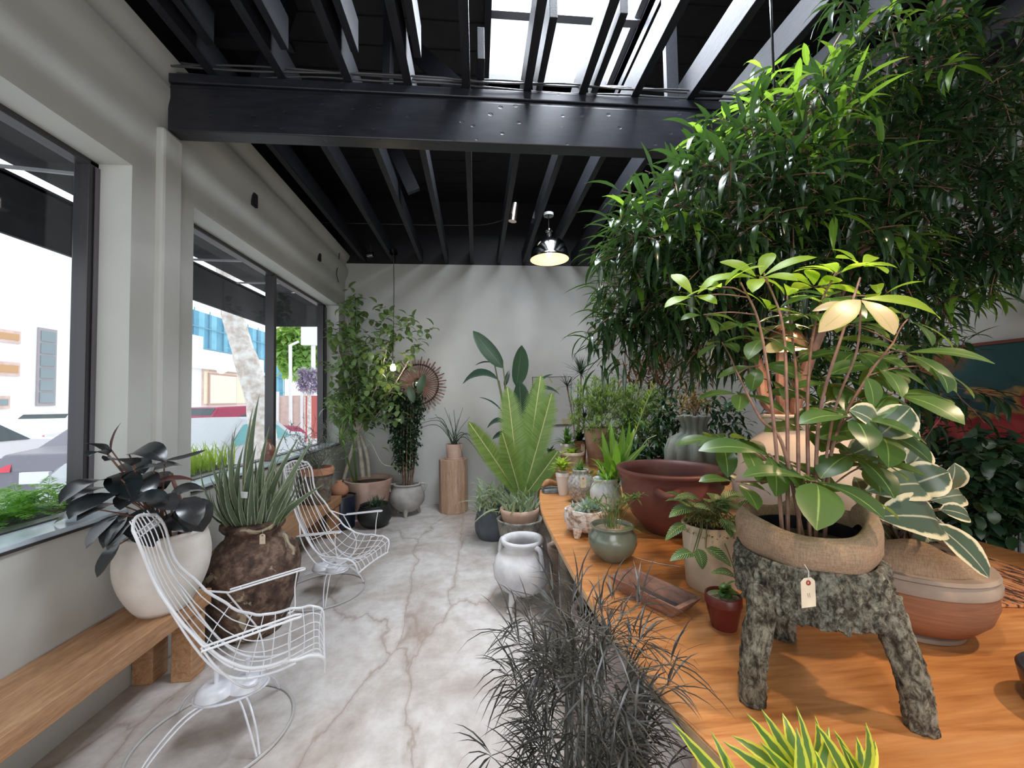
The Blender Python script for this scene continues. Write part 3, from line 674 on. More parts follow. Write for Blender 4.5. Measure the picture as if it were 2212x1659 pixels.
def pot_cyl(parent, c, r0, r1, H, mat, wall=.012, lip=0, soil=.9, k=40, name='pot', jit=0, smat=None):
    P = [(.0005, 0), (r0*.97, 0), (r0, .004), (r1, H-.03 if lip else H-.003)]
    if lip: P += [(r1+lip, H-.028), (r1+lip, H-.003)]
    P += [(r1+lip-.002, H), (r1-wall, H), (r1-wall, H*soil*.98), (.0005, H*soil*.98)]
    o = MB().lathe(P, c, k, jit=jit).build(name, mat, parent)
    MB().lathe([(.0005, H*soil+.004), (r1-wall-.0005, H*soil), (r1-wall-.0005, H*soil-.01)], c, 24).build('soil', smat or M_SOIL, parent)
    return o
def soil(parent, c, r, m_=None, dome=.01): return MB().lathe([(r, -.01), (r, 0), (r*.5, dome*.8), (.0005, dome)], c, 28).build('soil', m_ or M_SOIL, parent)
def clump(P, rad):
    return V(P)+V((random.gauss(0, rad*.5), random.gauss(0, rad*.5), random.gauss(0, rad*.5)))
M_STEM = plain('green_stem', (.12, .16, .05), (.2, .18, .08), 20, .6)
M_BROWN = plain('brown_bark', (.14, .085, .06), (.28, .2, .15), 25, .85, bmp=.4, bscale=60)
M_REDST = plain('red_brown_stem', (.16, .075, .055), (.26, .14, .1), 25, .6)
M_PALEST = plain('pale_grey_stem', (.42, .37, .30), (.55, .5, .42), 20, .7)

# ---- rubber plant in a white pot on the bench
def cr(cx, cy, ox, oy, s): return ox+cx/s, oy+cy/s
M_RUB = leafm('burgundy_rubber_leaf', (.012, .018, .020), (.03, .032, .034), mid=(.05, .035, .035), rough=.24, trans=.03, tcol=(.12, .03, .03), spec=.8)
M_RUBRED = leafm('red_rubber_leaf', (.09, .03, .03), (.13, .05, .045), rough=.3, trans=.15, tcol=(.4, .08, .06))
M_WPOT = plain('white_plaster_pot', (.66, .60, .55), (.78, .74, .70), 5, .85, bmp=.35, bscale=40)
r = thing('rubber_plant', (-1.64, 2.27, .441), 'dark burgundy rubber plant in a big white plaster pot on the bench end', 'potted plant')
pot_round(r, (-1.64, 2.27, .441), .20, .385, M_WPOT, rimr=.90, base=.52, belly=.68, lip=.004, depth=.85)
soil(r, (-1.64, 2.27, .785), .165)
lf = MB(); lr = MB(); st = MB(); base = V((-1.64, 2.25, .80))
def L4(a, c, W, Ya, Yb, arch=.12, red=False, up=(0, -.35, 1), prof='oval', tw=0.):
    A = at(*cr(a[0], a[1], 100, 850, 3.017), Ya); B_ = at(*cr(c[0], c[1], 100, 850, 3.017), Yb)
    if red: lr = MB()
    else: lr = lf
    lr.leaf(A, B_, W*(1 if red else 1.14), arch, up=up, prof=prof, n=8, fold=.22, wav=.012, twist=tw)
    if red: lr.build('red_leaf', M_RUBRED, r)
    return A
for a, c, W, Ya, Yb, ar, red in [
    ((425, 370), (487, 190), .05, 2.12, 2.1, .05, True), ((390, 380), (250, 330), .07, 2.1, 2.0, .1, False), ((400, 400), (275, 410), .07, 2.08, 1.95, .15, False),
    ((560, 470), (385, 440), .15, 2.1, 1.98, .1, False), ((540, 400), (780, 450), .13, 2.15, 2.15, .25, False), ((490, 560), (755, 475), .05, 2.05, 2.0, .1, False),
    ((700, 500), (890, 470), .09, 2.15, 2.25, .1, False), ((770, 440), (1045, 365), .05, 2.2, 2.35, -.06, False), ((690, 590), (970, 570), .06, 2.15, 2.25, .12, True),
    ((790, 690), (1050, 640), .10, 2.15, 2.25, .22, False), ((880, 700), (1020, 900), .14, 2.15, 2.15, .2, False), ((900, 680), (985, 860), .10, 2.1, 2.05, .15, False),
    ((420, 570), (85, 720), .10, 2.08, 1.85, .16, False), ((440, 620), (160, 700), .08, 2.1, 1.9, .1, False), ((460, 650), (150, 820), .13, 2.05, 1.85, .08, False),
    ((470, 720), (200, 830), .08, 2.02, 1.85, .1, False), ((300, 750), (50, 850), .10, 2.1, 2.05, .1, False), ((470, 790), (260, 1010), .07, 2.0, 1.9, .1, False),
    ((530, 800), (370, 1010), .11, 1.98, 1.92, .1, False), ((560, 820), (400, 1020), .09, 1.96, 1.9, .1, False), ((480, 980), (330, 1200), .08, 1.95, 1.9, .05, False),
    ((540, 700), (800, 700), .10, 2.0, 2.0, .1, False), ((700, 690), (840, 760), .10, 2.05, 2.0, .1, False), ((560, 560), (700, 650), .12, 2.15, 2.1, .2, False),
    ((470, 520), (560, 700), .12, 2.12, 2.02, .1, False), ((600, 640), (480, 760), .10, 2.1, 2.0, .1, False), ((520, 900), (420, 1010), .08, 2.05, 1.98, .1, False),
    ((600, 880), (700, 1000), .10, 2.1, 2.0, .1, False), ((760, 800), (900, 900), .12, 2.2, 2.15, .15, False), ((640, 520), (520, 450), .12, 2.25, 2.3, .1, False), ((640, 560), (780, 620), .14, 2.3, 2.25, .1, False), ((600, 760), (650, 960), .13, 2.1, 2.05, .1, False), ((820, 840), (950, 900), .1, 2.25, 2.2, .1, False)]:
    A = L4(a, c, W, Ya, Yb, ar, red); st.tube([A, (A+base)/2+V((0, 0, .05)), base+rv(.05)], .0035, 5)
for q in (-.04, .05, .0): st.tube(smoothline([base+V((q, q, 0)), base+V((q*2, 0, .15)), base+V((q*1.2-.02, 0, .34))], 4), .009, 7)
lf.build('foliage', M_RUB, r); st.build('stem', M_REDST, r)

# ---- corroded jar with striped sword leaves
def jar_mat():
    mt, t, b, o = nt('corroded_jar'); vec = coords(t); n1 = noise(t, vec, 14, 8, .65, .3); n2 = noise(t, vec, 5, 6, .6, .8)
    c = ramp(t, n1, [(.35, (.025, .014, .01)), (.5, (.10, .055, .038)), (.6, (.20, .13, .09)), (.7, (.09, .06, .05))])
    c = mixc(t, ramp(t, n2, [(.60, (0, 0, 0)), (.635, (1, 1, 1))]), c, (.42, .35, .24)); lk(t, c, b.inputs['Base Color'])
    b.inputs['Roughness'].default_value = .8; bump(t, b, n1, .7, .012); return mt
MJ = jar_mat(); JC = (-1.50, 2.85, 0)
r = thing('snake_plant', JC, 'striped grey green sword leaved plant in a big corroded brown jar', 'potted plant')
MB().lathe([(.0005, 0), (.17, 0), (.185, .03), (.235, .16), (.275, .32), (.28, .42), (.255, .52), (.20, .585), (.165, .615), (.155, .65), (.175, .665), (.19, .685), (.188, .71), (.165, .725), (.145, .715), (.14, .66), (.15, .62), (.0005, .60)], JC, 52, jit=.018).build('jar', MJ, r, 'all')
soil(r, (JC[0], JC[1], .665), .14)
M_SNAKE = leafm('striped_sword_leaf', (.09, .14, .09), (.16, .21, .14), margin=(.50, .52, .36), mw=.38, rough=.4, trans=.12)
b = MB(); X4 = [((1370, 850), (1390, 5), .075), ((1345, 850), (1350, 80), .05), ((1290, 860), (1070, 440), .06), ((1270, 860), (1145, 400), .05), ((1260, 850), (1165, 520), .05), ((1280, 850), (1215, 250), .05),
    ((1310, 850), (1240, 200), .045), ((1400, 850), (1455, 210), .055), ((1420, 850), (1590, 190), .035), ((1440, 850), (1655, 275), .06), ((1460, 850), (1740, 290), .055), ((1470, 860), (1660, 500), .05), ((1480, 870), (1810, 590), .06),
    ((1300, 850), (1290, 330), .06), ((1330, 850), (1370, 330), .07), ((1290, 860), (1065, 540), .035), ((1360, 860), (1420, 420), .06), ((1440, 860), (1560, 560), .04), ((1250, 860), (1180, 640), .04), ((1390, 850), (1310, 480), .06), ((1350, 860), (1225, 480), .05), ((1420, 860), (1500, 420), .055), ((1320, 850), (1190, 330), .04), ((1400, 850), (1530, 400), .05), ((1500, 860), (1600, 700), .035), ((1380, 850), (1460, 560), .05)]
for a, c, W in X4:
    A = at(*cr(a[0], a[1], 100, 850, 3.017), 2.85+U(-.08, .08)); B_ = at(*cr(c[0], c[1], 100, 850, 3.017), 2.80+U(-.22, .15))
    b.leaf(A, B_, W*1.25, .06+U(0, .07), up=(U(-.2, .2), -1, .3), prof='sword', n=10, fold=.45)
for i in range(50):
    a = U(0, 6.28); A = V((JC[0]+.08*math.cos(a), JC[1]+.08*math.sin(a), .66)); h = U(.25, .5); s_ = U(.05, .26)
    b.leaf(A, A+V((s_*math.cos(a), s_*math.sin(a)*.8, h)), U(.04, .06), .12, up=(math.cos(a), math.sin(a), .8), prof='sword', n=8, fold=.45)
b.build('foliage', M_SNAKE, r); price_tag(r, at(567, 1150, 2.655), .062, .034)
x = at(*cr(1285, 640, 100, 850, 3.017), 2.66); MB().obox(x-V((0, 0, .02)), (.05, .002, .04), ry=.1).build('plant_label', plain('white_plastic', (.85, .85, .85)), r, smooth=False, bevel=.004)

# ---- things on the second window's bench and sill
q = at(592, 986, 3.98)
r = tag(MB().lathe([(.0005, 0), (.045, 0), (.066, .05), (.066, .08), (.04, .14), (.017, .165), (.015, .19), (.024, .2), (.015, .2), (.0005, .19)], (-1.965, 3.98, .953), 28).build('bottle_vase', plain('brown_glazed_vase', (.16, .07, .045), (.3, .15, .1), 12, .3), None, 'all'), 'small brown bottle vase standing on the second window sill', 'vase')
M_BPOT = plain('bark_pot', (.10, .085, .07), (.26, .22, .17), 12, .9, bmp=.9, bscale=25, bdist=.02)
c = (-1.695, 4.42, .441); r = thing('wiry_plant', c, 'grey wiry tangled plant in a rough bark pot with terracotta rim', 'potted plant')
pot_cyl(r, c, .13, .155, .30, M_BPOT, jit=.02); MB().lathe([(.125, .30), (.168, .30), (.172, .35), (.16, .37), (.145, .37), (.14, .31)], c, 36, jit=.01).build('rim', M_TERRA, r)
b = MB(); top = V((c[0], c[1], .80))
for i in range(46):
    P = [top+V((U(-.06, .06), U(-.06, .06), 0))]; d = V((U(-.5, .5), U(-.5, .5), 1)).normalized()
    for k in range(9): d = (d+rv(.55)+V((0, 0, -.06))).normalized(); P.append(P[-1]+d*.075)
    for p in P: p.x = max(p.x, -1.99) if p.z > .97 and p.y < 5.4 else max(p.x, -1.84)
    b.tube(smoothline(P, 2), .0022, 3, False, U(0, 1))
    for k in range(2, 9):
        for _ in range(3): b.leaf(P[k], P[k]+rv(.04), .008, .1, n=2)
b.build('foliage', leafm('grey_wiry_leaf', (.10, .11, .10), (.22, .24, .22)), r)
# ---- floor pots by the left corner
c = (-1.63, 4.98, 0); r = thing('dark_planter', c, 'dark navy cylinder planter at the far end of the bench', 'planter'); pot_cyl(r, c, .15, .17, .38, plain('navy_glaze', (.012, .016, .03), None, rough=.3), soil=.95)
c = (-1.65, 4.96, .362); tag(MB().lathe([(.0005, 0), (.06, 0), (.11, .06), (.10, .12), (.05, .17), (.03, .18), (.04, .2), (.02, .2), (.0005, .18)], c, 28).build('terracotta_vase', M_TERRA, None, 'all'), 'squat terracotta vase sitting in the dark navy planter', 'vase')
c = (-1.24, 4.98, 0); r = thing('spiky_plant', c, 'small dark spiky plant in a round black bowl on the floor', 'potted plant')
pot_round(r, c, .20, .24, plain('black_bowl', (.016, .018, .018), None, rough=.5), rimr=.85, base=.55, lip=.0, depth=.8); soil(r, (c[0], c[1], .21), .15)
b = MB()
for i in range(46):
    a, e = U(0, 6.28), U(.3, 1.4); d = V((math.cos(a)*math.cos(e), math.sin(a)*math.cos(e), math.sin(e))); A = V((c[0]+U(-.07, .07), c[1]+U(-.06, .06), .2)); b.leaf(A, A+d*U(.12, .24), .02, .06, prof='sword', n=4)
b.build('foliage', leafm('dark_spiky_leaf', (.02, .05, .03), (.05, .10, .06), trans=.1), r)

# ---- tall ficus in pink cement planter
PK = plain('pink_cement', (.48, .30, .23), (.62, .45, .37), 4, .85, bmp=.2, bscale=30)
c = (-1.43, 5.45, 0); r = thing('ficus_tree', c, 'tall bushy round leaved ficus in a wide pink cement planter in the left corner', 'potted tree')
pot_cyl(r, c, .22, .31, .48, PK, wall=.03, jit=.012, soil=.88)
st = MB(); B0 = [V((-1.53, 5.4, .42)), V((-1.40, 5.42, .42)), V((-1.35, 5.45, .42))]; J1 = at(772, 935, 5.4)
st.tube(smoothline([at(743, 1035, 5.4), at(757, 985, 5.4), J1], 5), [.024]*4+[.02]*8, 9); st.tube(smoothline([at(784, 1030, 5.42), at(779, 980, 5.4), J1], 5), [.03]*4+[.024]*8, 9); st.tube(smoothline([at(797, 1030, 5.45), at(793, 985, 5.4), at(780, 940, 5.4)], 5), .022, 9)
ends = [(745, 640), (720, 720), (760, 690), (850, 690), (920, 712), (800, 760), (835, 730), (715, 800), (880, 690), (810, 840), (740, 860), (850, 850), (770, 650), (830, 790)]
lf = MB()
M_FIC = leafm('ficus_round_leaf', (.07, .13, .045), (.18, .27, .11), mid=(.3, .38, .15), rough=.3, trans=.25)
def sprig(lf, p, d, L, W, n, step, prof='oval', drp=.5, arch=.1):
    """short twig with n leaves in a spiral"""
    a = U(0, 6.28); q = V(p); d = V(d).normalized()
    for i in range(n):
        q = q + d*step; a += 2.4; s1 = d.cross(V((.1, .2, 1))).normalized(); s2 = s1.cross(d)
        o_ = s1*math.cos(a)+s2*math.sin(a); dd = (o_*.9+d*.6+V((0, 0, -drp))).normalized(); l = L*U(.7, 1.1)
        lf.leaf(q, q+dd*l, W*U(.8, 1.1), arch, prof=prof, n=5, fold=.2)
for e in ends:
    T = at(e[0], e[1], 5.35+U(-.25, .1)); M_ = (J1+T)/2+V((U(-.05, .05), 0, -.05)); P = smoothline([J1, M_, T], 7); st.tube(P, [.012-.0007*i for i in range(len(P))], 6)
    for k in range(4, len(P)):
        for _ in range(2): sprig(lf, P[k]+rv(.07), rv(1)+V((0, 0, .3)), .125, .075, 3, .035)
for (px, py, rp, n) in ((775, 700, 55, 26), (790, 770, 60, 40), (740, 760, 45, 26), (835, 700, 40, 16), (780, 850, 75, 44), (830, 880, 45, 20), (885, 700, 30, 8), (745, 660, 25, 8), (800, 820, 60, 26)):
    for _ in range(int(n*.55)):
        a = U(0, 6.28); q = math.sqrt(U(0, 1))*rp; p = at(px+q*math.cos(a), py+q*math.sin(a), 5.3+U(-.35, .2)); sprig(lf, p, rv(1)+V((0, 0, .2)), .125, .075, 3, .035)
for e in ((832, 972), (853, 1010), (800, 940), (826, 930)): p = at(e[0], e[1], 5.1); lf.leaf(p+V((-.05, 0, .03)), p+V((.05, 0, -.03)), .08, .1, prof='round')
st.tube(smoothline([J1, at(800, 955, 5.2), at(825, 1000, 5.1), at(853, 1008, 5.1)], 5), .004, 5)
lf.build('foliage', M_FIC, r); st.build('trunk', M_PALEST, r)
# light green spiky palm in front of it
c = (-1.62, 5.62, 0); r = thing('spiky_palm', c, 'pale green spiky leaved plant growing low among the ficus trunks', 'potted plant')
b = MB()
for (px, py) in ((758, 895), (738, 950)):
    p = at(px, py, 5.2)
    for i in range(36):
        a, e = U(0, 6.28), U(-.5, 1.2); d = V((math.cos(a)*math.cos(e), math.sin(a)*math.cos(e)*.5, math.sin(e))); b.leaf(p, p+d*U(.2, .36), .022, .12, prof='sword', n=5)
    b.tube([p, (c[0], 5.6, .25)], .012, 6)
b.build('foliage', leafm('pale_spiky_leaf', (.15, .30, .08), (.30, .45, .2), trans=.35), r); pot_cyl(r, (c[0], c[1], 0), .11, .14, .28, plain('dark_nursery_pot', (.02, .02, .02), None, rough=.5))

# ---- dark ficus column in a grey cauldron pot
c = (-.93, 5.42, 0); r = thing('column_ficus', c, 'dark dense small leaved ficus column in a grey three footed cauldron pot', 'potted plant')
MC = plain('grey_cauldron', (.30, .28, .26), (.45, .43, .41), 6, .75, bmp=.3, bscale=60)
po = pot_round(r, (c[0], c[1], .05), .225, .34, MC, rimr=.72, base=.45, lip=.02, belly=.5)
for a in (-90, 30, 150): MB().tube([(c[0]+.13*math.cos(R(a)), c[1]+.13*math.sin(R(a)), .10), (c[0]+.16*math.cos(R(a)), c[1]+.16*math.sin(R(a)), 0)], [.04, .018], 10).build('pot_foot', MC, po)
for s_ in (-1, 1): MB().tube(smoothline([(c[0]+s_*.15, c[1], .40), (c[0]+s_*.24, c[1], .39), (c[0]+s_*.215, c[1], .30)], 6), .014, 8).build('pot_handle', MC, po)
soil(r, (c[0], c[1], .37), .14); st = MB(); lf = MB()
for i in range(12):
    a = i*.52; st.tube([(c[0]+.06*math.cos(a), c[1]+.06*math.sin(a), .38), (c[0]+.10*math.cos(a)+U(-.02, .02), c[1]+.1*math.sin(a), .8), (c[0]+.09*math.cos(a+.4), c[1]+.1*math.sin(a), 1.45)], .008, 6)
for i in range(900):
    f = U(0, 1)**.8; z_ = .62+f*1.0; w_ = .10+.16*f-.05*max(0, f-.8)*5; a = U(0, 6.28); q = math.sqrt(U(.15, 1))*w_; p = V((c[0]-.02+q*math.cos(a), c[1]+q*math.sin(a)*.8, z_)); sprig(lf, p, rv(1)+V((0, 0, -.2)), .055, .028, 4, .018, drp=.6)
for a, e, W in ((( 893, 870), (883, 832), .10), ((905, 850), (917, 808), .11)): lf.leaf(at(a[0], a[1], 5.15), at(e[0], e[1], 5.15), W, .05, up=(0, -1, .2), prof='oval', n=7, rnd=1.)
lf.build('foliage', leafm('tiny_dark_leaf', (.010, .022, .012), (.035, .075, .03), rough=.3, trans=.1), r); st.build('stem', M_BROWN, r)

# ---- sunburst mirror on the back wall
p = at(904, 830, YB-.05); r = thing('sunburst_mirror', p, 'copper sunburst mirror of radiating rods hanging on the back wall', 'mirror')
CP = plain('antique_copper', (.22, .09, .06), (.40, .19, .13), 30, .4, metal=.4)
b = MB()
for i in range(48):
    a = 2*PI*i/48; q0, q1 = .085, (.40 if i % 2 else .345); b.tube([p+V((q0*math.cos(a), 0, q0*math.sin(a))), p+V((q1*.8*math.cos(a), -.005, q1*.8*math.sin(a))), p+V((q1*math.cos(a), 0, q1*math.sin(a)))], [.006, .0075, .010], 5)
b.build('ray', CP, r)['kind'] = 'stuff'
b = MB(); b.ring(p+V((0, -.01, 0)), .285, .008, 56, 6, axis='y'); b.ring(p, .09, .01, 30, 6, axis='y'); b.build('hoop', CP, r)
b = MB()
for i in range(56): a = 2*PI*i/56; q = .285; b.lathe([(.0005, -.018), (.018, 0), (.0005, .018)], p+V((q*math.cos(a), -.012, q*math.sin(a))), 6)
b.build('beading', plain('dark_bead', (.05, .03, .03), None, rough=.4), r)['kind'] = 'stuff'
b = MB(); n = 10; b.add([p+V((.085*math.sin(PI/2*i/n)*math.cos(2*PI*j/24), -.02-.03*math.cos(PI/2*i/n), .085*math.sin(PI/2*i/n)*math.sin(2*PI*j/24))) for i in range(n+1) for j in range(24)], [(i*24+j, i*24+(j+1) % 24, (i+1)*24+(j+1) % 24, (i+1)*24+j) for i in range(n) for j in range(24)])
b.build('convex_glass', plain('mirror_glass', (.85, .8, .78), None, rough=.03, metal=1), r)
# ---- faceted wooden pedestal and grassy plant
c = (-.33, 5.50, 0); MP = wood('pale_striped_wood', (.36, .21, .13), (.47, .30, .2), (.55, .38, .27), (14, 14, .9), .6, 3, False)
b = MB(); b.lathe([(.0005, 0), (.195, 0), (.195, .70), (.0005, .70)], c, 10)
tag(b.build('wooden_pedestal', MP, smooth=False, bevel=.005), 'faceted pale wood pedestal standing against the back wall', 'pedestal')
c = (-.31, 5.50, .70); r = thing('grass_plant', c, 'long thin arching leaves in a small pink pot on the wooden pedestal', 'potted plant')
pot_cyl(r, (c[0], c[1], .702), .105, .115, .20, PK, soil=.92); b = MB(); MB().lathe([(.0005, 0), (.125, 0), (.13, .015), (.0005, .015)], c, 28).build('saucer', PK, r)
T = [(925, 905), (940, 895), (960, 880), (980, 885), (1000, 880), (1015, 900), (880, 935), (905, 915), (1050, 1000), (1035, 975), (1010, 935), (1005, 1010), (950, 915), (990, 905), (970, 895), (1055, 985)]
for e in T:
    A = V((c[0]+U(-.04, .04), c[1]+U(-.04, .04), .89)); B_ = at(e[0], e[1], 5.4+U(-.25, .15)); hi = B_.z < 1.0 or e[0] < 930
    P = smoothline([A, A.lerp(B_, .4)+V((0, 0, .20 if hi else .05)), B_], 6); b.tube(P, [.006-.0003*i for i in range(len(P))], 4, False, U(0, 1))
b.build('foliage', leafm('thin_dark_leaf', (.03, .06, .035), (.06, .10, .05), trans=.1), r)

# ---- white footed jug on the floor
c = (.325, 2.98, 0); r = thing('three_footed_urn', c, 'whitewashed three footed urn with a handle on the floor before the table', 'urn')
MU = plain('whitewash_clay', (.46, .46, .50), (.70, .69, .69), 5, .8, bmp=.3, bscale=30, hi=.6)
MB().lathe([(.0005, .07), (.08, .07), (.16, .12), (.215, .20), (.222, .27), (.19, .345), (.14, .39), (.128, .41), (.15, .43), (.162, .45), (.158, .465), (.142, .47), (.125, .455), (.118, .42), (.14, .37), (.18, .28), (.12, .12), (.0005, .11)], c, 48, jit=.006).build('urn_body', MU, r, 'all')
for a in (-130, -10, 110): MB().tube(smoothline([(c[0]+.12*math.cos(R(a)), c[1]+.12*math.sin(R(a)), .13), (c[0]+.16*math.cos(R(a)), c[1]+.16*math.sin(R(a)), .05), (c[0]+.185*math.cos(R(a)), c[1]+.185*math.sin(R(a)), .0)], 5), [.04, .035, .03, .026, .022, .02, .018, .018, .02, .022, .024], 10).build('urn_foot', MU, r)
for dx, dy, in ((.55, -.83), (.9, .5), (-.75, .65)):
    n_ = V((dx, dy, 0)).normalized(); C_ = V(c)
    MB().tube(smoothline([C_+n_*.145+V((0, 0, .435)), C_+n_*.19+V((0, 0, .425)), C_+n_*.205+V((0, 0, .38)), C_+n_*.215+V((0, 0, .30))], 6), .018, 8).build('urn_handle', MU, r)
# ---- bark planter holding a bowl of bromeliads and the cycad
c = (.40, 3.88, 0); tag(MB().lathe([(.0005, 0), (.15, 0), (.16, .02), (.195, .18), (.215, .33), (.222, .345), (.205, .35), (.19, .30), (.0005, .28)], c, 44, jit=.02).build('bark_planter', plain('lichen_bark', (.13, .12, .10), (.38, .36, .31), 14, .95, bmp=1, bscale=22, bdist=.03), None, 'all'), 'rough grey bark effect planter holding a clay bowl behind the white urn', 'planter')
c = (.40, 3.88, .285); r = thing('bromeliad_bowl', c, 'wide pinkish clay bowl of grey green bromeliads set in the bark planter', 'potted plant')
MB().lathe([(.0005, 0), (.13, 0), (.165, .05), (.185, .12), (.19, .16), (.178, .165), (.17, .12), (.0005, .11)], c, 44, jit=.01).build('bowl', plain('pinkish_clay', (.45, .28, .20), (.58, .40, .31), 5, .8), r, 'all'); soil(r, (c[0], c[1], .42), .165)
M_BROM = leafm('grey_green_strap', (.16, .24, .15), (.34, .42, .28), rough=.45, trans=.2, margin=(.45, .5, .35), mw=.44)
b = MB()
for i in range(80):
    a = U(0, 6.28); A = V((c[0]+U(-.13, .13), c[1]+U(-.12, .12), .42)); s_ = U(.06, .22); b.leaf(A, A+V((s_*math.cos(a), s_*math.sin(a), U(.08, .28))), U(.02, .035), .2, up=(math.cos(a), math.sin(a), 1.2), prof='sword', n=6, fold=.4)
b.build('foliage', M_BROM, r)
r = thing('bromeliad_pot', (.17, 4.42, 0), 'grey green strappy plants in a slate blue pot beside the back pedestal', 'potted plant'); c = (.17, 4.42, 0)
pot_round(r, c, .21, .30, plain('slate_blue_pot', (.07, .08, .10), (.12, .13, .15), 6, .6), rimr=.8, base=.8, belly=.4, lip=.0); soil(r, (c[0], c[1], .28), .14)
b = MB()
for i in range(150):
    a = U(0, 6.28); o_ = at(U(1030, 1090), U(1060, 1115), 4.25+U(-.2, .2)); s_ = U(.08, .24); b.leaf(o_, o_+V((s_*math.cos(a)-.04, s_*math.sin(a), U(-.02, .17))), U(.018, .03), .15, prof='sword', n=5, fold=.4)
for px, py in ((1020, 1135), (1035, 1120)): b.leaf(at(1075, 1100, 3.9), at(px, py, 3.85), .04, .1, prof='strap', n=8, rnd=1.)
b.build('foliage', M_BROM, r)
# ---- cycad with five broad feather fronds
def frond(lf, st, A, B_, W, up, n=34, arch=.08, lw=.012, r0=.006, env=.8, ang=.9):
    A, B_, up = V(A), V(B_), V(up); d = (B_-A).normalized(); sd = d.cross(up).normalized(); nn = sd.cross(d).normalized(); L = (B_-A).length
    P = [A.lerp(B_, i/n)+nn*arch*L*4*(i/n)*(1-i/n) for i in range(n+1)]; st.tube(P[::2]+[P[-1]], r0, 5)
    for i in range(3, n+1):
        f = i/n; w_ = W/2*max(.04, math.sin(PI*f**env)**.6 if f < .995 else .1)
        for q in (-1, 1): lf.leaf(P[i], P[i]+(sd*q+d*ang).normalized()*w_*1.3+nn*w_*.15, lw, .02, up=nn, prof='sword', n=2, fold=.1)
c = (.48, 3.58, 0)
r = thing('cycad', (.46, 4.1, 0), 'broad feathery yellow green cycad fronds rising behind the clay bowl', 'potted plant')
lf, st = MB(), MB(); cc = at(1128, 1085, 4.0)
for (px, py, W, Y2, ar) in ((1013, 913, .17, 3.75, .04), (1096, 838, .22, 4.1, .02), (1168, 812, .22, 4.15, .02), (1192, 850, .20, 4.0, .03), (1205, 975, .16, 3.9, .05), (1085, 935, .16, 3.8, .03), (1150, 870, .2, 4.2, .02)):
    frond(lf, st, cc+rv(.02), at(px, py, Y2), W*1.2, (0, -1, .25), arch=ar, env=1.25, lw=.022, n=72, ang=.6)
lf.build('foliage', leafm('cycad_leaf', (.15, .26, .07), (.26, .38, .12), rough=.4, trans=.35), r); st.build('frond_rib', plain('yellow_rib', (.5, .5, .22), None), r)
MB().tube([cc+V((0, 0, .02)), (cc.x, cc.y+.12, .22)], [.045, .05], 10).build('trunk', plain('shaggy_cycad_trunk', (.3, .22, .14), (.5, .4, .28), 30, .9, bmp=1, bscale=40, bdist=.02), r)
pot_cyl(r, (.46, 4.27, 0), .13, .15, .26, plain('grey_pot', (.2, .2, .2)))
# ---- bird of paradise
r = thing('bird_of_paradise', (.50, 5.15, 0), 'dark paddle leaved bird of paradise plant against the back wall', 'potted plant')
pot_cyl(r, (.50, 5.15, 0), .17, .2, .42, plain('charcoal_pot', (.05, .05, .055), None, rough=.6), soil=.9)
lf, st = MB(), MB(); b0 = V((.50, 5.15, .40))
for (a, e, W, Y2, ar, up) in (((1087, 795), (1022, 715), .16, 5.0, .04, (-.4, -1, .3)), ((1078, 822), (1000, 829), .20, 5.0, .22, (0, -.5, 1)), ((1068, 785), (1026, 790), .07, 5.1, .1, (0, -.3, 1)), ((1115, 835), (1127, 746), .20, 5.0, .01, (.5, -1, .1)), ((1128, 945), (1122, 822), .24, 4.9, .0, (.3, -1, 0)),
    ((1145, 850), (1195, 808), .08, 5.1, .1, (0, -.3, 1)), ((1140, 860), (1210, 853), .12, 5.0, .25, (0, -.5, 1)), ((1085, 890), (1035, 858), .04, 5.0, .1, (0, -.4, 1)), ((1100, 920), (1052, 925), .10, 4.9, .3, (0, -.5, 1)), ((1110, 950), (1062, 950), .12, 4.9, .25, (0, -.5, 1)), ((1150, 930), (1185, 880), .12, 5.1, .1, (0, -1, .3)), ((1090, 835), (1100, 800), .05, 5.05, .1, (0, -1, .3))):
    A, B_ = at(a[0], a[1], Y2), at(e[0], e[1], Y2); lf.leaf(A, B_, W*1.25, ar, up=up, prof='oval', n=9, fold=.3, wav=.01)
    st.tube(smoothline([b0+rv(.04), b0.lerp(A, .5)+V((.0, 0, .06)), A], 5), .008, 6)
lf.build('foliage', leafm('dark_paddle_leaf', (.018, .045, .03), (.045, .09, .05), mid=(.12, .16, .09), rough=.35, trans=.12), r); st.build('leaf_stalk', M_STEM, r)
# ---- canvas
p, q = at(1151, 815, YB-.03), at(1235, 916, YB-.03)
def art(name, cols, sc, dist=2.): 
    mt, t, b, o = nt(name); b.inputs['Roughness'].default_value = .6; vec = coords(t); lk(t, ramp(t, noise(t, vec, sc, 3, .5, dist), cols), b.inputs['Base Color']); return mt
r = thing('botanical_canvas', ((p.x+q.x)/2, YB-.02, q.z), 'unframed grey canvas with loose yellow and green foliage on the back wall', 'painting')
MB().box(p.x, q.x, YB-.03, YB-.002, q.z, p.z).build('canvas', art('grey_botanical_art', [(.36, (.42, .42, .40)), (.5, (.44, .43, .40)), (.56, (.35, .38, .18)), (.62, (.45, .33, .10)), (.68, (.40, .34, .30))], 2.6), r, smooth=False)
b = MB(); b.box(p.x-.006, q.x+.006, YB-.034, YB-.002, q.z-.006, q.z); b.box(p.x-.006, q.x+.006, YB-.034, YB-.002, p.z, p.z+.006); b.box(p.x-.006, p.x, YB-.034, YB-.002, q.z, p.z); b.box(q.x, q.x+.006, YB-.034, YB-.002, q.z, p.z); b.build('thin_frame', M_DARKMETAL, r, smooth=False)
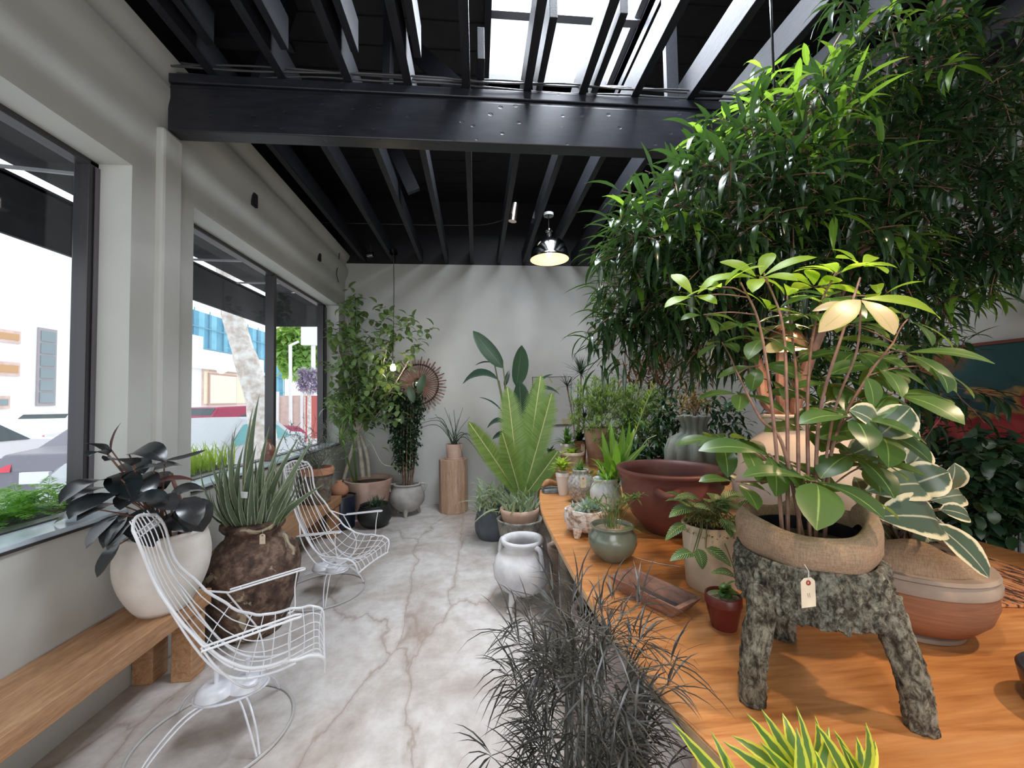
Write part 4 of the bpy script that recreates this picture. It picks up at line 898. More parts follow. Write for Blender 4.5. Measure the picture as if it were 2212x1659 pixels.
# ---- painting on the right wall
def art2():
    mt, t, b, o = nt('abstract_painting'); b.inputs['Roughness'].default_value = .45; vec = coords(t); s = t.nodes.new('ShaderNodeSeparateXYZ'); lk(t, vec, s.inputs[0])
    n1 = noise(t, vec, 1.3, 4, .55, 1.6); h = math_(t, 'ADD', s.outputs[2], math_(t, 'MULTIPLY', math_(t, 'SUBTRACT', n1, .5), 1.1))
    c = ramp(t, math_(t, 'ADD', math_(t, 'MULTIPLY', h, 1.2), .5), [(.0, (.20, .015, .02)), (.22, (.36, .04, .045)), (.36, (.24, .02, .025)), (.40, (.30, .17, .05)), (.44, (.012, .045, .05)), (.72, (.008, .06, .07)), (.82, (.20, .06, .02)), (.9, (.32, .2, .05)), (1, (.15, .04, .02))])  # whole palette dimmed, the shade it hangs in is put into the colours
    lk(t, c, b.inputs['Base Color']); return mt
a, c = atx(2040, 752, XR-.04), atx(2212, 977, XR-.04); z1, z0 = atx(2212, 737, XR-.04).z, c.z
r = thing('abstract_painting', (XR-.03, 2.6, (z0+z1)/2), 'large abstract painting in teal, red and ochre on the right wall', 'painting')
MB().box(XR-.04, XR-.004, 1.3, a.y+.25, z0, z1).build('canvas', art2(), r, smooth=False)
b = MB()
for (y0, y1, q0, q1) in ((1.28, a.y+.27, z0-.02, z0), (1.28, a.y+.27, z1, z1+.02), (1.28, 1.3, z0, z1), (a.y+.25, a.y+.27, z0, z1)): b.box(XR-.05, XR-.004, y0, y1, q0, q1)
b.build('thin_frame', plain('dark_red_wood', (.15, .04, .03)), r, smooth=False)
# ------------------------------------------------------------------ tables
TZ = .75
def tablewood():
    mt, t, b, o = nt('orange_plywood'); b.inputs['Roughness'].default_value = .38
    vec = coords(t, (.8, 5, 5)); n1 = noise(t, vec, 2.2, 6, .6, 2.2); n2 = noise(t, coords(t, (3, 45, 45)), 3, 4)
    c = ramp(t, n1, [(.3, (.35, .135, .04)), (.44, (.50, .215, .07)), (.6, (.58, .27, .10)), (.75, (.64, .33, .14))])
    w_ = t.nodes.new('ShaderNodeTexWave'); w_.bands_direction = 'Y'; w_.inputs['Scale'].default_value = 1.4; w_.inputs['Distortion'].default_value = 9; w_.inputs['Detail'].default_value = 3; lk(t, coords(t, (.25, 4, 4)), w_.inputs['Vector'])
    c = mixc(t, .28, c, ramp(t, w_.outputs[1], [(.0, (.62, .5, .42)), (.35, (1, 1, 1))]), 'MULTIPLY')
    c = mixc(t, .3, c, ramp(t, n2, [(.3, (.6, .5, .45)), (.6, (1, 1, 1))]), 'MULTIPLY'); lk(t, c, b.inputs['Base Color']); bump(t, b, n2, .06, .001); return mt
M_TAB = tablewood(); M_EDGE = plain('plywood_edge', (.50, .32, .17), (.6, .4, .24), 40, .6)
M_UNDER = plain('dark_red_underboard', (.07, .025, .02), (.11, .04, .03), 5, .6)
r = thing('plywood_table', (1.3, 1.8, TZ), 'large orange plywood table with a curved edge crowded with pots', 'table')
left = smoothline([(.62, .42, 0), (.535, .65, 0), (.50, .80, 0), (.455, .995, 0), (.415, 1.35, 0), (.403, 1.65, 0), (.405, 2.1, 0), (.418, 2.6, 0), (.455, 2.95, 0), (.51, 3.27, 0)], 4)
poly = [(p.x, p.y) for p in left] + [(2.45, 3.30), (2.5, 1.4), (2.40, .42)]
MB().prism(poly, TZ-.032, TZ).build('tabletop', M_TAB, r, smooth=False, bevel=.003)
MB().prism([(x-(.0012 if i < len(left) else -.001), y) for i, (x, y) in enumerate(poly)], TZ-.027, TZ-.006).build('edge_band', M_EDGE, r, smooth=False)
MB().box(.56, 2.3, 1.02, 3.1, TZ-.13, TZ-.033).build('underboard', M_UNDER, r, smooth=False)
MB().box(.53, 2.3, .975, 1.0, 0, TZ-.033).build('leg_panel', M_EDGE, r, smooth=False)
MB().box(.62, 2.3, 2.95, 2.98, 0, TZ-.033).build('leg_panel', M_EDGE, r, smooth=False)
r = thing('display_table', (1.6, 4.3, TZ), 'second wooden display table behind, loaded with small pots', 'table')
MB().box(.68, 3.1, 3.92, 4.9, TZ-.04, TZ).build('tabletop', M_TAB, r, smooth=False)
for x in (.72, 3.0):
    for y in (3.96, 4.8): MB().box(x, x+.06, y, y+.06, 0, TZ-.04).build('leg', M_EDGE, r, smooth=False)
# below the table
c = (.70, 1.26, 0); r = thing('pale_planter', c, 'big pale pinkish planter standing under the near end of the table', 'planter'); pot_cyl(r, c, .15, .17, .56, plain('pale_pink_plaster', (.55, .48, .47), (.68, .62, .62), 4, .85), wall=.02)
c = (.66, 2.0, 0); r = thing('pale_planter', c, 'pale pink planter under the middle of the table beyond the dark thread leaf plant', 'planter'); pot_cyl(r, c, .15, .19, .42, plain('pale_pink_plaster_b', (.60, .48, .45), (.7, .6, .58), 4, .85), wall=.02, lip=.01)
c = (.58, 2.62, 0); tag(MB().lathe([(.0005, 0), (.06, 0), (.05, .1), (.065, .3), (.055, .5), (.075, .71), (.0005, .712)], c, 24, jit=.09).build('driftwood_stump', M_BPOT, None, 'all'), 'gnarled driftwood stump propping under the table edge', 'stump')
c = (.68, 3.30, 0); pot_round(None, c, .13, .26, plain('brown_pink_clay', (.36, .24, .19), (.48, .36, .30), 5, .8), rimr=.8, name='clay_pot'); tag(bpy.data.objects['clay_pot'], 'empty brownish pink clay pot on the floor under the back of the table', 'pot')

# ------------------------------------------------------------------ table things, back to front
def small_pot(x, y, z, r0, H, mat, label, mk, name='small_potted_plant', rimr=.9, cyl=True):
    r = thing(name, (x, y, z), label, 'potted plant', 'small pots at the back of the tables')
    if cyl: pot_cyl(r, (x, y, z), r0*.78, r0, H, mat, lip=.004)
    else: pot_round(r, (x, y, z), r0, H, mat, rimr=rimr, lip=.003, depth=.85); soil(r, (x, y, z+H*.86), r0*.8)
    b = MB(); mk(b, V((x, y, z+H*.9))); return r, b
def tuft(n, L, W, lo=.3, hi=1.4, prof='sword', arch=.15):
    def f(b, c):
        for i in range(n):
            a, e = U(0, 6.28), U(lo, hi); d = V((math.cos(a)*math.cos(e), math.sin(a)*math.cos(e), math.sin(e))); l = L*U(.6, 1.1); b.leaf(c+rv(.015), c+d*l, W*U(.7, 1.1), arch, prof=prof, n=5)
    return f
M_MID = leafm('mid_green_leaf', (.06, .15, .04), (.14, .28, .08), trans=.25); M_YG = leafm('yellow_green_leaf', (.20, .33, .04), (.32, .48, .08), trans=.4)
M_BLUEG = leafm('blue_green_succulent', (.22, .34, .28), (.42, .54, .47), rough=.5, trans=.05); M_DKG = leafm('deep_green_leaf', (.010, .032, .018), (.035, .08, .03), trans=.15)
PKG = plain('pink_glaze', (.60, .38, .33), (.68, .47, .42), 6, .45); TLM = plain('white_clay', (.66, .60, .55), (.75, .7, .66), 8, .7)
for (px, py, w_, H, Y, mat, lab, mk, lf_, cyl) in [
    (1190, 1014, 30, .11, 4.05, PKG, 'small round pink pot with dark leaves, leftmost on the back display table', tuft(14, .12, .05, .1, 1.2, 'oval'), M_DKG, False),
    (1226, 985, 26, .20, 4.35, TLM, 'small white cone pot with green trailing leaves behind the pink pot', tuft(46, .22, .035, -.1, 1.4, 'oval'), M_MID, True),
    (1254, 978, 22, .19, 4.45, M_TERRA, 'small terracotta pot with broad dark leaves beside the white cone pot', tuft(24, .17, .07, .1, 1.3, 'oval'), M_DKG, True),
    (1236, 1005, 44, .10, 4.1, plain('striped_glaze', (.36, .24, .2), (.6, .5, .3), 9, .5), 'wide brown and cream bowl with flat leaves in the row of back pots', tuft(14, .14, .06, .0, .6, 'oval'), M_YG, True)]:
    p = at(px, py, Y); z = TZ if True else 0
    r, b = small_pot(p.x, Y, TZ, w_*Y/860*.6, max(H, p.z-TZ+.14), mat, lab, mk, cyl=cyl); b.build('foliage', lf_, r)
    if w_ == 22: price_tag(r, (p.x, Y-.11, p.z+.12), .09, .045)
p = at(1297, 975, 4.3); c = (p.x, 4.3, TZ)
r = thing('asparagus_fern', c, 'huge feathery green asparagus fern in a tall terracotta pot on the back table', 'potted plant')
pot_cyl(r, c, .13, .18, .42, plain('pinkish_terracotta', (.48, .27, .19), (.58, .36, .27), 5, .8), lip=0, jit=.01); b = MB(); st = MB(); b0 = V((c[0], 4.3, 1.15))
def plume(b, st, A, B_, arch, n, l, W=.007, spread=1.):
    d = V(B_)-V(A); Lg = d.length; P = [V(A).lerp(V(B_), i/n)+V((0, 0, 4*arch*Lg*(i/n)*(1-i/n))) for i in range(n+1)]; st.tube(P[::3]+[P[-1]], .0022, 3, False)
    for i in range(2, n+1):
        for _ in range(3):
            q = rv(1).normalized()*spread+d.normalized()*.15; b.leaf(P[i], P[i]+q*l*U(.5, 1.1)*(1-.4*i/n), W, .0, n=1, prof='needle')
for (px, py, rx, ry, n, Y) in ((1275, 850, 45, 40, 60, 4.2), (1330, 860, 60, 45, 90, 4.1), (1390, 870, 55, 50, 85, 4.0), (1430, 900, 35, 60, 60, 3.9), (1330, 930, 60, 40, 70, 4.0), (1260, 900, 40, 40, 40, 4.2), (1400, 940, 40, 30, 40, 3.9)):
    for i in range(n):
        a = U(0, 6.28); q = math.sqrt(U(.0, 1)); T = at(px+rx*q*math.cos(a), py+ry*q*math.sin(a), Y+U(-.3, .3)); A = T.lerp(b0, U(.2, .4))+V((U(-.12, .12), U(-.1, .1), U(-.08, .05))); plume(b, st, A, T, .22, 15, .06, .008)
b.build('foliage', leafm('asparagus_needle', (.10, .20, .05), (.24, .36, .11), rough=.6, trans=.35), r); st.build('stem', M_STEM, r)
# spiky dracaena heads
c = (1.18, 4.72, TZ); r = thing('dracaena', c, 'thin stemmed dracaena with spiky dark star heads above the feathery fern', 'potted plant'); pot_cyl(r, c, .09, .11, .2, M_TERRA)
b, st = MB(), MB()
for (px, py, Y, Lr, n) in ((1255, 808, 4.7, .30, 60), (1262, 905, 4.7, .2, 40), (1225, 835, 4.8, .2, 30), (1250, 890, 4.7, .22, 40)):
    p = at(px, py, Y); st.tube(smoothline([(c[0], c[1], .94), ((c[0]+p.x)/2+.02, Y, (p.z+.94)/2), p], 5), .010, 6)
    for i in range(n):
        a, e = U(0, 6.28), U(-.35, 1.5); d = V((math.cos(a)*math.cos(e), math.sin(a)*math.cos(e), math.sin(e))); b.leaf(p, p+d*Lr*U(.7, 1.1), .017, .04, prof='sword', n=4)
b.build('foliage', leafm('spiky_dark_leaf', (.015, .03, .022), (.05, .08, .055), trans=.08), r); st.build('stem', M_BROWN, r)
# dark shrubs filling the back behind the vase and bowl
def shrub(nm, c, label, blobs, mat, L, W, n_s, r0=.16, H=.3, mpot=None, prof='lance', drp=.5, nl=5, stems=True, cat='potted plant', potz=None):
    r = thing(nm, c, label, cat); lf, st = MB(), MB(); pot_cyl(r, c, r0*.8, r0, H, mpot or plain('dark_pot', (.03, .03, .03), None, rough=.6)); b0 = V((c[0], c[1], c[2]+H*.9))
    for (px, py, rx, ry, n, Y) in blobs:
        cc = at(px, py, Y)
        if stems: st.tube(smoothline([b0, b0.lerp(cc, .55)+V((U(-.05, .05), 0, .05)), cc], 5), .010, 6)
        for i in range(n):
            a = U(0, 6.28); q = math.sqrt(U(0, 1)); p = at(px+rx*q*math.cos(a), py+ry*q*math.sin(a), Y+U(-.2, .2)); sprig(lf, p, rv(1)+V((0, 0, .3)), L, W, nl, L*.22, prof=prof, drp=drp)
    lf.build('foliage', mat, r)
    if stems: st.build('stem', M_BROWN, r)
    return r
shrub('dark_shrub', (2.1, 3.65, 0), 'dark leafy shrub standing on the floor behind the ribbed vase', [(1420, 960, 60, 60, 60, 3.7), (1400, 1010, 80, 40, 60, 3.6), (1480, 900, 70, 60, 50, 3.7), (1560, 930, 60, 80, 50, 3.6), (1350, 1000, 40, 30, 30, 3.7), (1540, 1010, 60, 50, 40, 3.6)], M_DKG, .13, .035, 0, .22, .4)
r = shrub('croton', (1.75, 4.5, TZ), 'bushy plant with reddish brown strap leaves behind the dark shrub', [(1390, 800, 40, 30, 34, 4.4), (1440, 820, 30, 30, 22, 4.4), (1500, 790, 40, 50, 26, 4.4)], leafm('reddish_brown_leaf', (.06, .05, .02), (.17, .07, .03), trans=.2), .22, .03, 0, .12, .25, prof='sword', drp=-.1)
# ribbed vase
c = (1.54, 2.72, TZ); MV = plain('green_grey_stone', (.13, .145, .12), (.24, .26, .22), 7, .8, bmp=.25, bscale=30)
P = [(.0005, 0), (.12, 0), (.13, .02), (.185, .12), (.208, .26), (.205, .37), (.175, .445), (.10, .487), (.085, .52), (.092, .56), (.118, .60), (.112, .61), (.085, .59), (.07, .55), (.0005, .53)]
tag(MB().lathe(P, c, 90, lobes=11, amp=.26).build('ribbed_vase', MV, None, 'all'), 'ribbed gourd shaped green grey stone vase behind the maroon bowl', 'vase')
r = thing('dried_flowers', (1.54, 2.72, 1.30), 'rusty brown dried moss and flower heads standing in the ribbed vase', 'dried flowers'); b = MB()
for i in range(420): p = at(1498+random.gauss(0, 19), 868+random.gauss(0, 16), 2.7+U(-.06, .06)); b.leaf(p, p+rv(.03), .012, .1, n=2)
b.build('dried_moss', leafm('rusty_dried', (.20, .09, .04), (.34, .26, .13), rough=.8), r)['kind'] = 'stuff'; st = MB()
for i in range(12): p = at(1498+U(-22, 22), 868+U(-14, 14), 2.7); st.tube([(1.54, 2.72, 1.29), p], .002, 4)
st.build('stem', M_BROWN, r)
# maroon two handled bowl
c = (1.07, 2.17, TZ); MM = plain('maroon_clay', (.10, .032, .03), (.21, .075, .06), 4, .5, bmp=.3, bscale=18, lo=.3, hi=.7)
r = thing('maroon_bowl', c, 'huge maroon clay bowl with small loop handles on the table', 'bowl')
MB().lathe([(q_*.92, z_) for q_, z_ in [(.0005, 0), (.12, 0), (.15, .01), (.22, .09), (.275, .19), (.285, .26), (.278, .30), (.30, .325), (.315, .34), (.31, .352), (.285, .35), (.262, .31), (.262, .25), (.24, .16), (.18, .09), (.0005, .06)]], c, 64, jit=.008).build('bowl_body', MM, r, 'all')
for a in (-118, -3, 120):
    n_ = V((math.cos(R(a)), math.sin(R(a)), 0)); t_ = V((-n_.y, n_.x, 0)); C_ = V(c)
    MB().tube(smoothline([C_+n_*.25-t_*.05+V((0, 0, .27)), C_+n_*.305-t_*.035+V((0, 0, .27)), C_+n_*.32+V((0, 0, .26)), C_+n_*.305+t_*.035+V((0, 0, .27)), C_+n_*.25+t_*.05+V((0, 0, .27))], 6), .020, 10).build('loop_handle', MM, r)
# pots along the left row
c = (.85, 2.62, TZ); r = thing('staghorn_fern', c, 'bright green strappy fern in a round white glazed pot beside the maroon bowl', 'potted plant')
MK = plain('blue_white_glaze', (.60, .64, .70), (.74, .76, .78), 5, .25); pot_round(r, c, .105, .19, MK, rimr=.72, base=.6, lip=.006, depth=.85); soil(r, (c[0], c[1], .92), .07)
lf = MB(); b0 = at(1322, 1035, 2.6)
for (px, py, W, Y, m_) in ((1345, 915, .06, 2.6, 0), (1318, 910, .05, 2.7, 0), (1370, 925, .06, 2.7, 0), (1395, 960, .05, 2.6, 0), (1290, 960, .05, 2.5, 0), (1330, 950, .07, 2.45, 0), (1380, 1010, .035, 2.5, 0), (1412, 945, .015, 2.5, 0), (1360, 905, .04, 2.65, 0), (1300, 930, .05, 2.7, 0), (1275, 990, .035, 2.5, 0), (1350, 1000, .05, 2.4, 0), (1310, 985, .06, 2.45, 0)):
    lf.leaf(b0+rv(.02), at(px, py, Y), W, .12, up=(U(-.3, .3), -.8, .6), prof='strap', n=8, fold=.3, wav=.05)
for i in range(36): a, e = U(0, 6.28), U(-.6, .7); d = V((math.cos(a)*math.cos(e), math.sin(a)*math.cos(e), math.sin(e))); lf.leaf(b0+V((-.04, 0, -.02)), b0+V((-.04, 0, -.02))+d*U(.14, .3), .012, .2, prof='sword', n=5)
lf.build('foliage', leafm('bright_fern_strap', (.10, .26, .03), (.20, .40, .06), trans=.4, mid=(.3, .5, .15)), r)
st = MB(); sp = smoothline([b0, at(1362, 960, 2.55), at(1392, 880, 2.5), at(1412, 838, 2.5)], 8); st.tube(sp, .004, 5); fl = MB()
for p in sp[6:]:
    for _ in range(2): fl.leaf(p, p+V((U(-.05, .05), U(-.03, .03), U(.02, .06))), .009, .1, n=3)
st.tube(smoothline([b0, at(1378, 975, 2.5), at(1398, 950, 2.5), at(1418, 940, 2.5)], 5), .003, 5)
so = st.build('flower_stalk', plain('pale_green_stalk', (.35, .45, .2), None), r); fl.build('flower_spike', M_YG, so)
c = (.745, 2.86, TZ); r = thing('speckled_pot_plant', c, 'speckled grey bulbous pot with a white price tag and mossy top', 'potted plant')
pot_round(r, c, .10, .21, plain('speckled_stone', (.20, .18, .16), (.48, .45, .42), 60, .7, bmp=.5, bscale=70), rimr=.55, base=.55, lip=.005, jit=.01, depth=.85); b = MB(); tuft(60, .11, .018, .0, 1.4)(b, V((c[0], c[1], .95))); b.build('foliage', M_MID, r); price_tag(r, (c[0]-.01, c[1]-.105, .955), .075, .04)
c = (.66, 3.08, TZ); r = thing('fan_leaf_plant', c, 'tiny white pot with a yellow green fan of leaves near the table end', 'potted plant'); pot_cyl(r, c, .035, .052, .17, TLM, lip=.003); b = MB(); tuft(46, .12, .03, -.2, 1.2, 'obov')(b, V((c[0], c[1], .94))); b.build('foliage', M_YG, r)
r = thing('stone_slab', (.58, 3.17, TZ), 'flat blue grey stone slab lying at the table end', 'slab'); MB().obox((.60, 3.17, TZ+.016), (.17, .11, .032), rz=.1).build('slab_body', plain('blue_grey_slate', (.10, .13, .14), (.2, .24, .25), 14, .6, bmp=.5), r, smooth=False, bevel=.006)
r = thing('driftwood', (.60, 3.17, TZ+.033), 'piece of orange brown driftwood resting on the stone slab', 'driftwood'); MB().tube(smoothline([(.51, 3.15, .80), (.56, 3.17, .83), (.62, 3.18, .815), (.67, 3.17, .80)], 5), [.012, .016, .02, .024, .026, .026, .024, .024, .022, .022, .02, .018, .016, .014, .012, .01], 10).build('wood_body', plain('orange_driftwood', (.20, .08, .03), (.42, .22, .09), 18, .8, bmp=.8, bscale=30), r)
# footed white trough with succulent
c = (.60, 2.19, TZ); MT = plain('crusty_white_pot', (.30, .20, .15), (.72, .68, .64), 26, .9, bmp=1, bscale=45, bdist=.012, lo=.38, hi=.52)
r = thing('succulent_planter', c, 'square footed white crusty planter holding a blue green agave like succulent', 'potted plant')
b = MB(); n = 4; prof = [(.055, .018), (.082, .028), (.105, .065), (.110, .105), (.105, .138), (.098, .14), (.095, .125), (.09, .12)]
vs = []; K = 28
for q, z in prof:
    for j in range(K):
        a = 2*PI*j/K+PI/4; s_ = (abs(math.cos(a-PI/4))**4+abs(math.sin(a-PI/4))**4)**-.25; vs.append((c[0]+1.0*q*s_*math.cos(a), c[1]+q*s_*math.sin(a), c[2]+z))
b.add(vs, [(i*K+j, i*K+(j+1) % K, (i+1)*K+(j+1) % K, (i+1)*K+j) for i in range(len(prof)-1) for j in range(K)]+[tuple(range(K))[::-1], tuple(range((len(prof)-1)*K, len(prof)*K))])
po = b.build('trough', MT, r)
for sx_ in (-1, 1):
    for sy_ in (-1, 1): MB().tube([(c[0]+sx_*.070, c[1]+sy_*.070, TZ+.05), (c[0]+sx_*.078, c[1]+sy_*.078, TZ+.0)], [.03, .015], 8).build('pot_foot', MT, po)
MB().box(c[0]-.095, c[0]+.095, c[1]-.095, c[1]+.095, .866, .874).build('soil', M_PEB, r, smooth=False)
b = MB(); b0 = V((c[0]+.02, c[1], .872))
for k, (n, e, L) in enumerate(((9, .15, .10), (9, .5, .10), (8, .85, .09), (6, 1.2, .08))):
    for i in range(n): a = 2*PI*i/n+k*.4; d = V((math.cos(a)*math.cos(e), math.sin(a)*math.cos(e), math.sin(e))); b.leaf(b0, b0+d*L, .026, -.1, prof='ovate', n=6, fold=.5)
for i in range(10): q = V((c[0]+U(-.08, .08), c[1]+U(-.08, .08), .872)); tuft(10, .04, .012)(b, q)
b.build('foliage', M_BLUEG, r)
# celadon pot
c = (.62, 1.83, TZ); r = thing('grass_leaf_plant', c, 'tufted fine leaved seedlings in a glossy celadon green pot on the table', 'potted plant')
MC2 = plain('celadon_glaze', (.11, .14, .11), (.21, .23, .18), 4, .18, spec=.7)
MB().lathe([(.0005, 0), (.055, 0), (.06, .006), (.095, .04), (.112, .08), (.108, .115), (.09, .135), (.088, .142), (.098, .15), (.099, .156), (.09, .158), (.083, .145), (.09, .11), (.0005, .10)], c, 48).build('pot', MC2, r, 'all'); soil(r, (c[0], c[1], .885), .086, M_PEB)
b, st = MB(), MB()
for i in range(18):
    A = V((c[0]+U(-.03, .03), c[1]+U(-.03, .03), .89)); T = A+V((U(-.13, .13), U(-.08, .08), U(.09, .16))); P = smoothline([A, A.lerp(T, .5)+V((0, 0, .03)), T], 4); st.tube(P, .0015, 3)
    for q in range(7): d = V((U(-1, 1), U(-1, 1), U(-.3, .6))).normalized(); b.leaf(P[-1-q//3], P[-1-q//3]+d*U(.025, .055), .010, .1, n=3)
for i in range(30):
    A = V((c[0]+U(-.03, .03), c[1]+U(-.03, .03), .89)); T = A+V((U(-.16, .16), U(-.1, .1), U(.10, .26))); b.leaf(A, T, .003, .2, prof='needle', n=5)
b.leaf((c[0]+.03, c[1]-.04, .90), (c[0]+.115, c[1]-.07, .885), .03, .1, prof='ovate', rnd=1.)
b.build('foliage', leafm('seedling_leaf', (.07, .15, .05), (.18, .30, .10), trans=.25), r); st.build('stem', M_STEM, r)
tag(MB().tube(smoothline([(.72, 1.83, .752), (.80, 1.75, .752), (.88, 1.70, .753)], 6), .0012, 4).build('loose_string', M_STRING), 'thin pale string trailing across the table from the celadon pot', 'string')
# dough tray
a_ = R(-62); c = (.635, 1.44, TZ); r = thing('wooden_trough', c, 'rough carved brown wooden trough lying empty on the table', 'tray', rz=a_)
b = MB(); Lh, Wh, lh, wh = .155, .068, .095, .038; zz = .055
out = [(-Lh, -Wh, zz), (Lh, -Wh, zz), (Lh, Wh, zz), (-Lh, Wh, zz)]; bot = [(-lh-.015, -wh-.008, 0), (lh+.015, -wh-.008, 0), (lh+.015, wh+.008, 0), (-lh-.015, wh+.008, 0)]
inn = [(-Lh+.02, -Wh+.008, zz-.001), (Lh-.02, -Wh+.008, zz-.001), (Lh-.02, Wh-.008, zz-.001), (-Lh+.02, Wh-.008, zz-.001)]; ib = [(-lh, -wh, .010), (lh, -wh, .010), (lh, wh, .010), (-lh, wh, .010)]
b.add(bot+out+inn+ib, [(3, 2, 1, 0)]+[(i, (i+1) % 4, 4+(i+1) % 4, 4+i) for i in range(4)]+[(4+i, 4+(i+1) % 4, 8+(i+1) % 4, 8+i) for i in range(4)]+[(8+i, 8+(i+1) % 4, 12+(i+1) % 4, 12+i) for i in range(4)])
MB().add(ib, [(0, 1, 2, 3)]).build('hollow', plain('shade_toned_hollow', (.05, .045, .045), (.10, .07, .06), 20, .8), r, smooth=False, local=True)  # floor of the hollow coloured dark, shade of the recess painted in
b.build('trough_body', plain('worn_red_wood', (.15, .07, .05), (.34, .19, .14), 12, .6, bmp=.3, bscale=50, stretch=(1, 3, 3), lo=.3, hi=.7), r, smooth=False, local=True, bevel=.003)
# prayer plant in cream cylinder pot
c = (.915, 1.53, TZ); r = thing('prayer_plant', c, 'veined green prayer plant spilling over a mossy cream cylinder pot', 'potted plant')
pot_cyl(r, c, .092, .102, .245, plain('cream_crackle', (.52, .41, .29), (.66, .55, .42), 5, .7, bmp=.2), wall=.01); b = MB()
for i in range(900): a, q = U(0, 6.28), U(.02, .112); p = V((c[0]+q*math.cos(a), c[1]+q*math.sin(a), .995+.02*math.cos(q*13)-(.03*(q > .095)))); b.leaf(p, p+rv(.016)+V((0, 0, .006)), .006, .2, n=2)
b.build('moss', leafm('yellow_moss', (.16, .15, .04), (.34, .30, .10), rough=.9, trans=.1), r)
M_MAR = leafm('veined_prayer_leaf', (.018, .06, .022), (.035, .10, .035), mid=(.5, .65, .25), vein=(.45, .65, .25), rough=.4, trans=.12)
lf, st = MB(), MB(); b0 = V((c[0], c[1], 1.0))
def L5(a, e, W, Ya, Yb, arch=.12, up=(0, -.5, 1), prof='ovate', mb=None, rnd=None):
    A, B_ = at(a[0], a[1], Ya), at(e[0], e[1], Yb); (mb or lf).leaf(A, B_, W, arch, up=up, prof=prof, n=8, fold=.15, wav=.01, rnd=rnd); return A
for a, e, W, Ya, Yb in [((1490, 1100), (1445, 1118), .05, 1.45, 1.4), ((1520, 1090), (1455, 1078), .05, 1.5, 1.4), ((1480, 1132), (1437, 1168), .04, 1.42, 1.4), ((1497, 1195), (1447, 1212), .045, 1.38, 1.35), ((1505, 1185), (1518, 1230), .05, 1.38, 1.36), ((1525, 1185), (1580, 1225), .055, 1.38, 1.34), ((1595, 1255), (1535, 1238), .045, 1.36, 1.3), ((1555, 1090), (1530, 1065), .05, 1.5, 1.55), ((1560, 1085), (1600, 1065), .05, 1.5, 1.55), ((1590, 1100), (1655, 1095), .06, 1.5, 1.45), ((1580, 1120), (1640, 1130), .06, 1.48, 1.4), ((1540, 1110), (1500, 1095), .06, 1.45, 1.4), ((1560, 1120), (1580, 1160), .05, 1.42, 1.36), ((1600, 1130), (1625, 1170), .05, 1.4, 1.36)]:
    A = L5(a, e, W, Ya, Yb); st.tube(smoothline([b0+rv(.04), b0.lerp(A, .5)+V((0, 0, .04)), A], 4), .0022, 5)
for i in range(34):
    a = U(0, 6.28); q = U(.03, .13); p = b0+V((q*math.cos(a), q*math.sin(a)*.8, U(.0, .10))); o_ = V((math.cos(a), math.sin(a), U(-.2, .35))); lf.leaf(p, p+o_*U(.06, .09), .045, .12, prof='ovate', n=6, fold=.15); st.tube([b0, p], .002, 4)
lf.build('foliage', M_MAR, r); st.build('stem', M_STEM, r)
c = (.79, 1.255, TZ); r = thing('seedling_pot', c, 'tiny green seedling in a small dark red plastic pot of pebbles', 'potted plant')
pot_cyl(r, c, .038, .053, .105, plain('dark_red_plastic', (.13, .02, .015), None, rough=.35), wall=.003, lip=.002, smat=M_PEB); b = MB(); b0 = V((c[0], c[1], .855))
for (px, py, s_) in ((1583, 1300, .05), (1562, 1290, .05), (1600, 1285, .05), (1575, 1270, .045), (1590, 1255, .04), (1570, 1310, .04)):
    p = at(px, py, 1.23); b.leaf(b0, p, .035, .1, prof='oval', n=5)
for i in range(14): d = rv(1).normalized(); d.z = abs(d.z); b.leaf(b0, b0+d*.04, .022, .1, prof='oval', n=4)
b.build('foliage', M_MID, r)
# ------------------------------------------------------------------ bark tripod planter with the umbrella plant
CX, CY = .85, .985
def bark():
    mt, t, b, o = nt('lichen_bark_rough'); vec = coords(t, (1, 1, .6)); n1 = noise(t, vec, 55, 8, .75, .4); n2 = noise(t, vec, 14, 5, .6)
    c = ramp(t, n1, [(.36, (.02, .016, .012)), (.46, (.11, .095, .07)), (.54, (.29, .28, .22)), (.66, (.50, .48, .40))]); lk(t, mixc(t, .4, c, ramp(t, n2, [(.35, (.5, .48, .42)), (.65, (1, 1, 1))]), 'MULTIPLY'), b.inputs['Base Color'])
    b.inputs['Roughness'].default_value = .95; bump(t, b, n1, 1., .012); return mt
MBK = bark(); c = (CX, CY, TZ)
r = thing('umbrella_plant', c, 'tall umbrella leaved plant in burlap inside a three legged bark planter with a price tag', 'potted plant')
b = MB(); K = 240; vs = []; prof = []
for i in range(42): prof.append((.144+.006*math.sin(PI*i/41), .215+.125*i/41))
prof = [(.0005, .225), (.125, .222)]+prof+[(.15, .345), (.14, .34), (.135, .30), (.0005, .29)]
import mathutils.noise as mn
for i, (q, z) in enumerate(prof):
    for j in range(K):
        a = 2*PI*j/K; k = 0
        if 1 < i < 44: pnt = V((math.cos(a)*9, math.sin(a)*9, z*26)); k = .012*(1-abs(mn.noise(pnt))*2)+.008*(1-abs(mn.noise(pnt*2.6))*2)+.006*mn.noise(pnt*.4)
        zz2 = z+(.012*mn.noise(V((math.cos(a)*7, math.sin(a)*7, 3))) if i < 4 else 0); vs.append((CX+(q+k)*math.cos(a), CY+(q+k)*math.sin(a), TZ+zz2))
n = len(prof); b.add(vs, [(i*K+j, i*K+(j+1) % K, (i+1)*K+(j+1) % K, (i+1)*K+j) for i in range(n-1) for j in range(K)]); b.build('bark_planter_body', MBK, r, 'all')
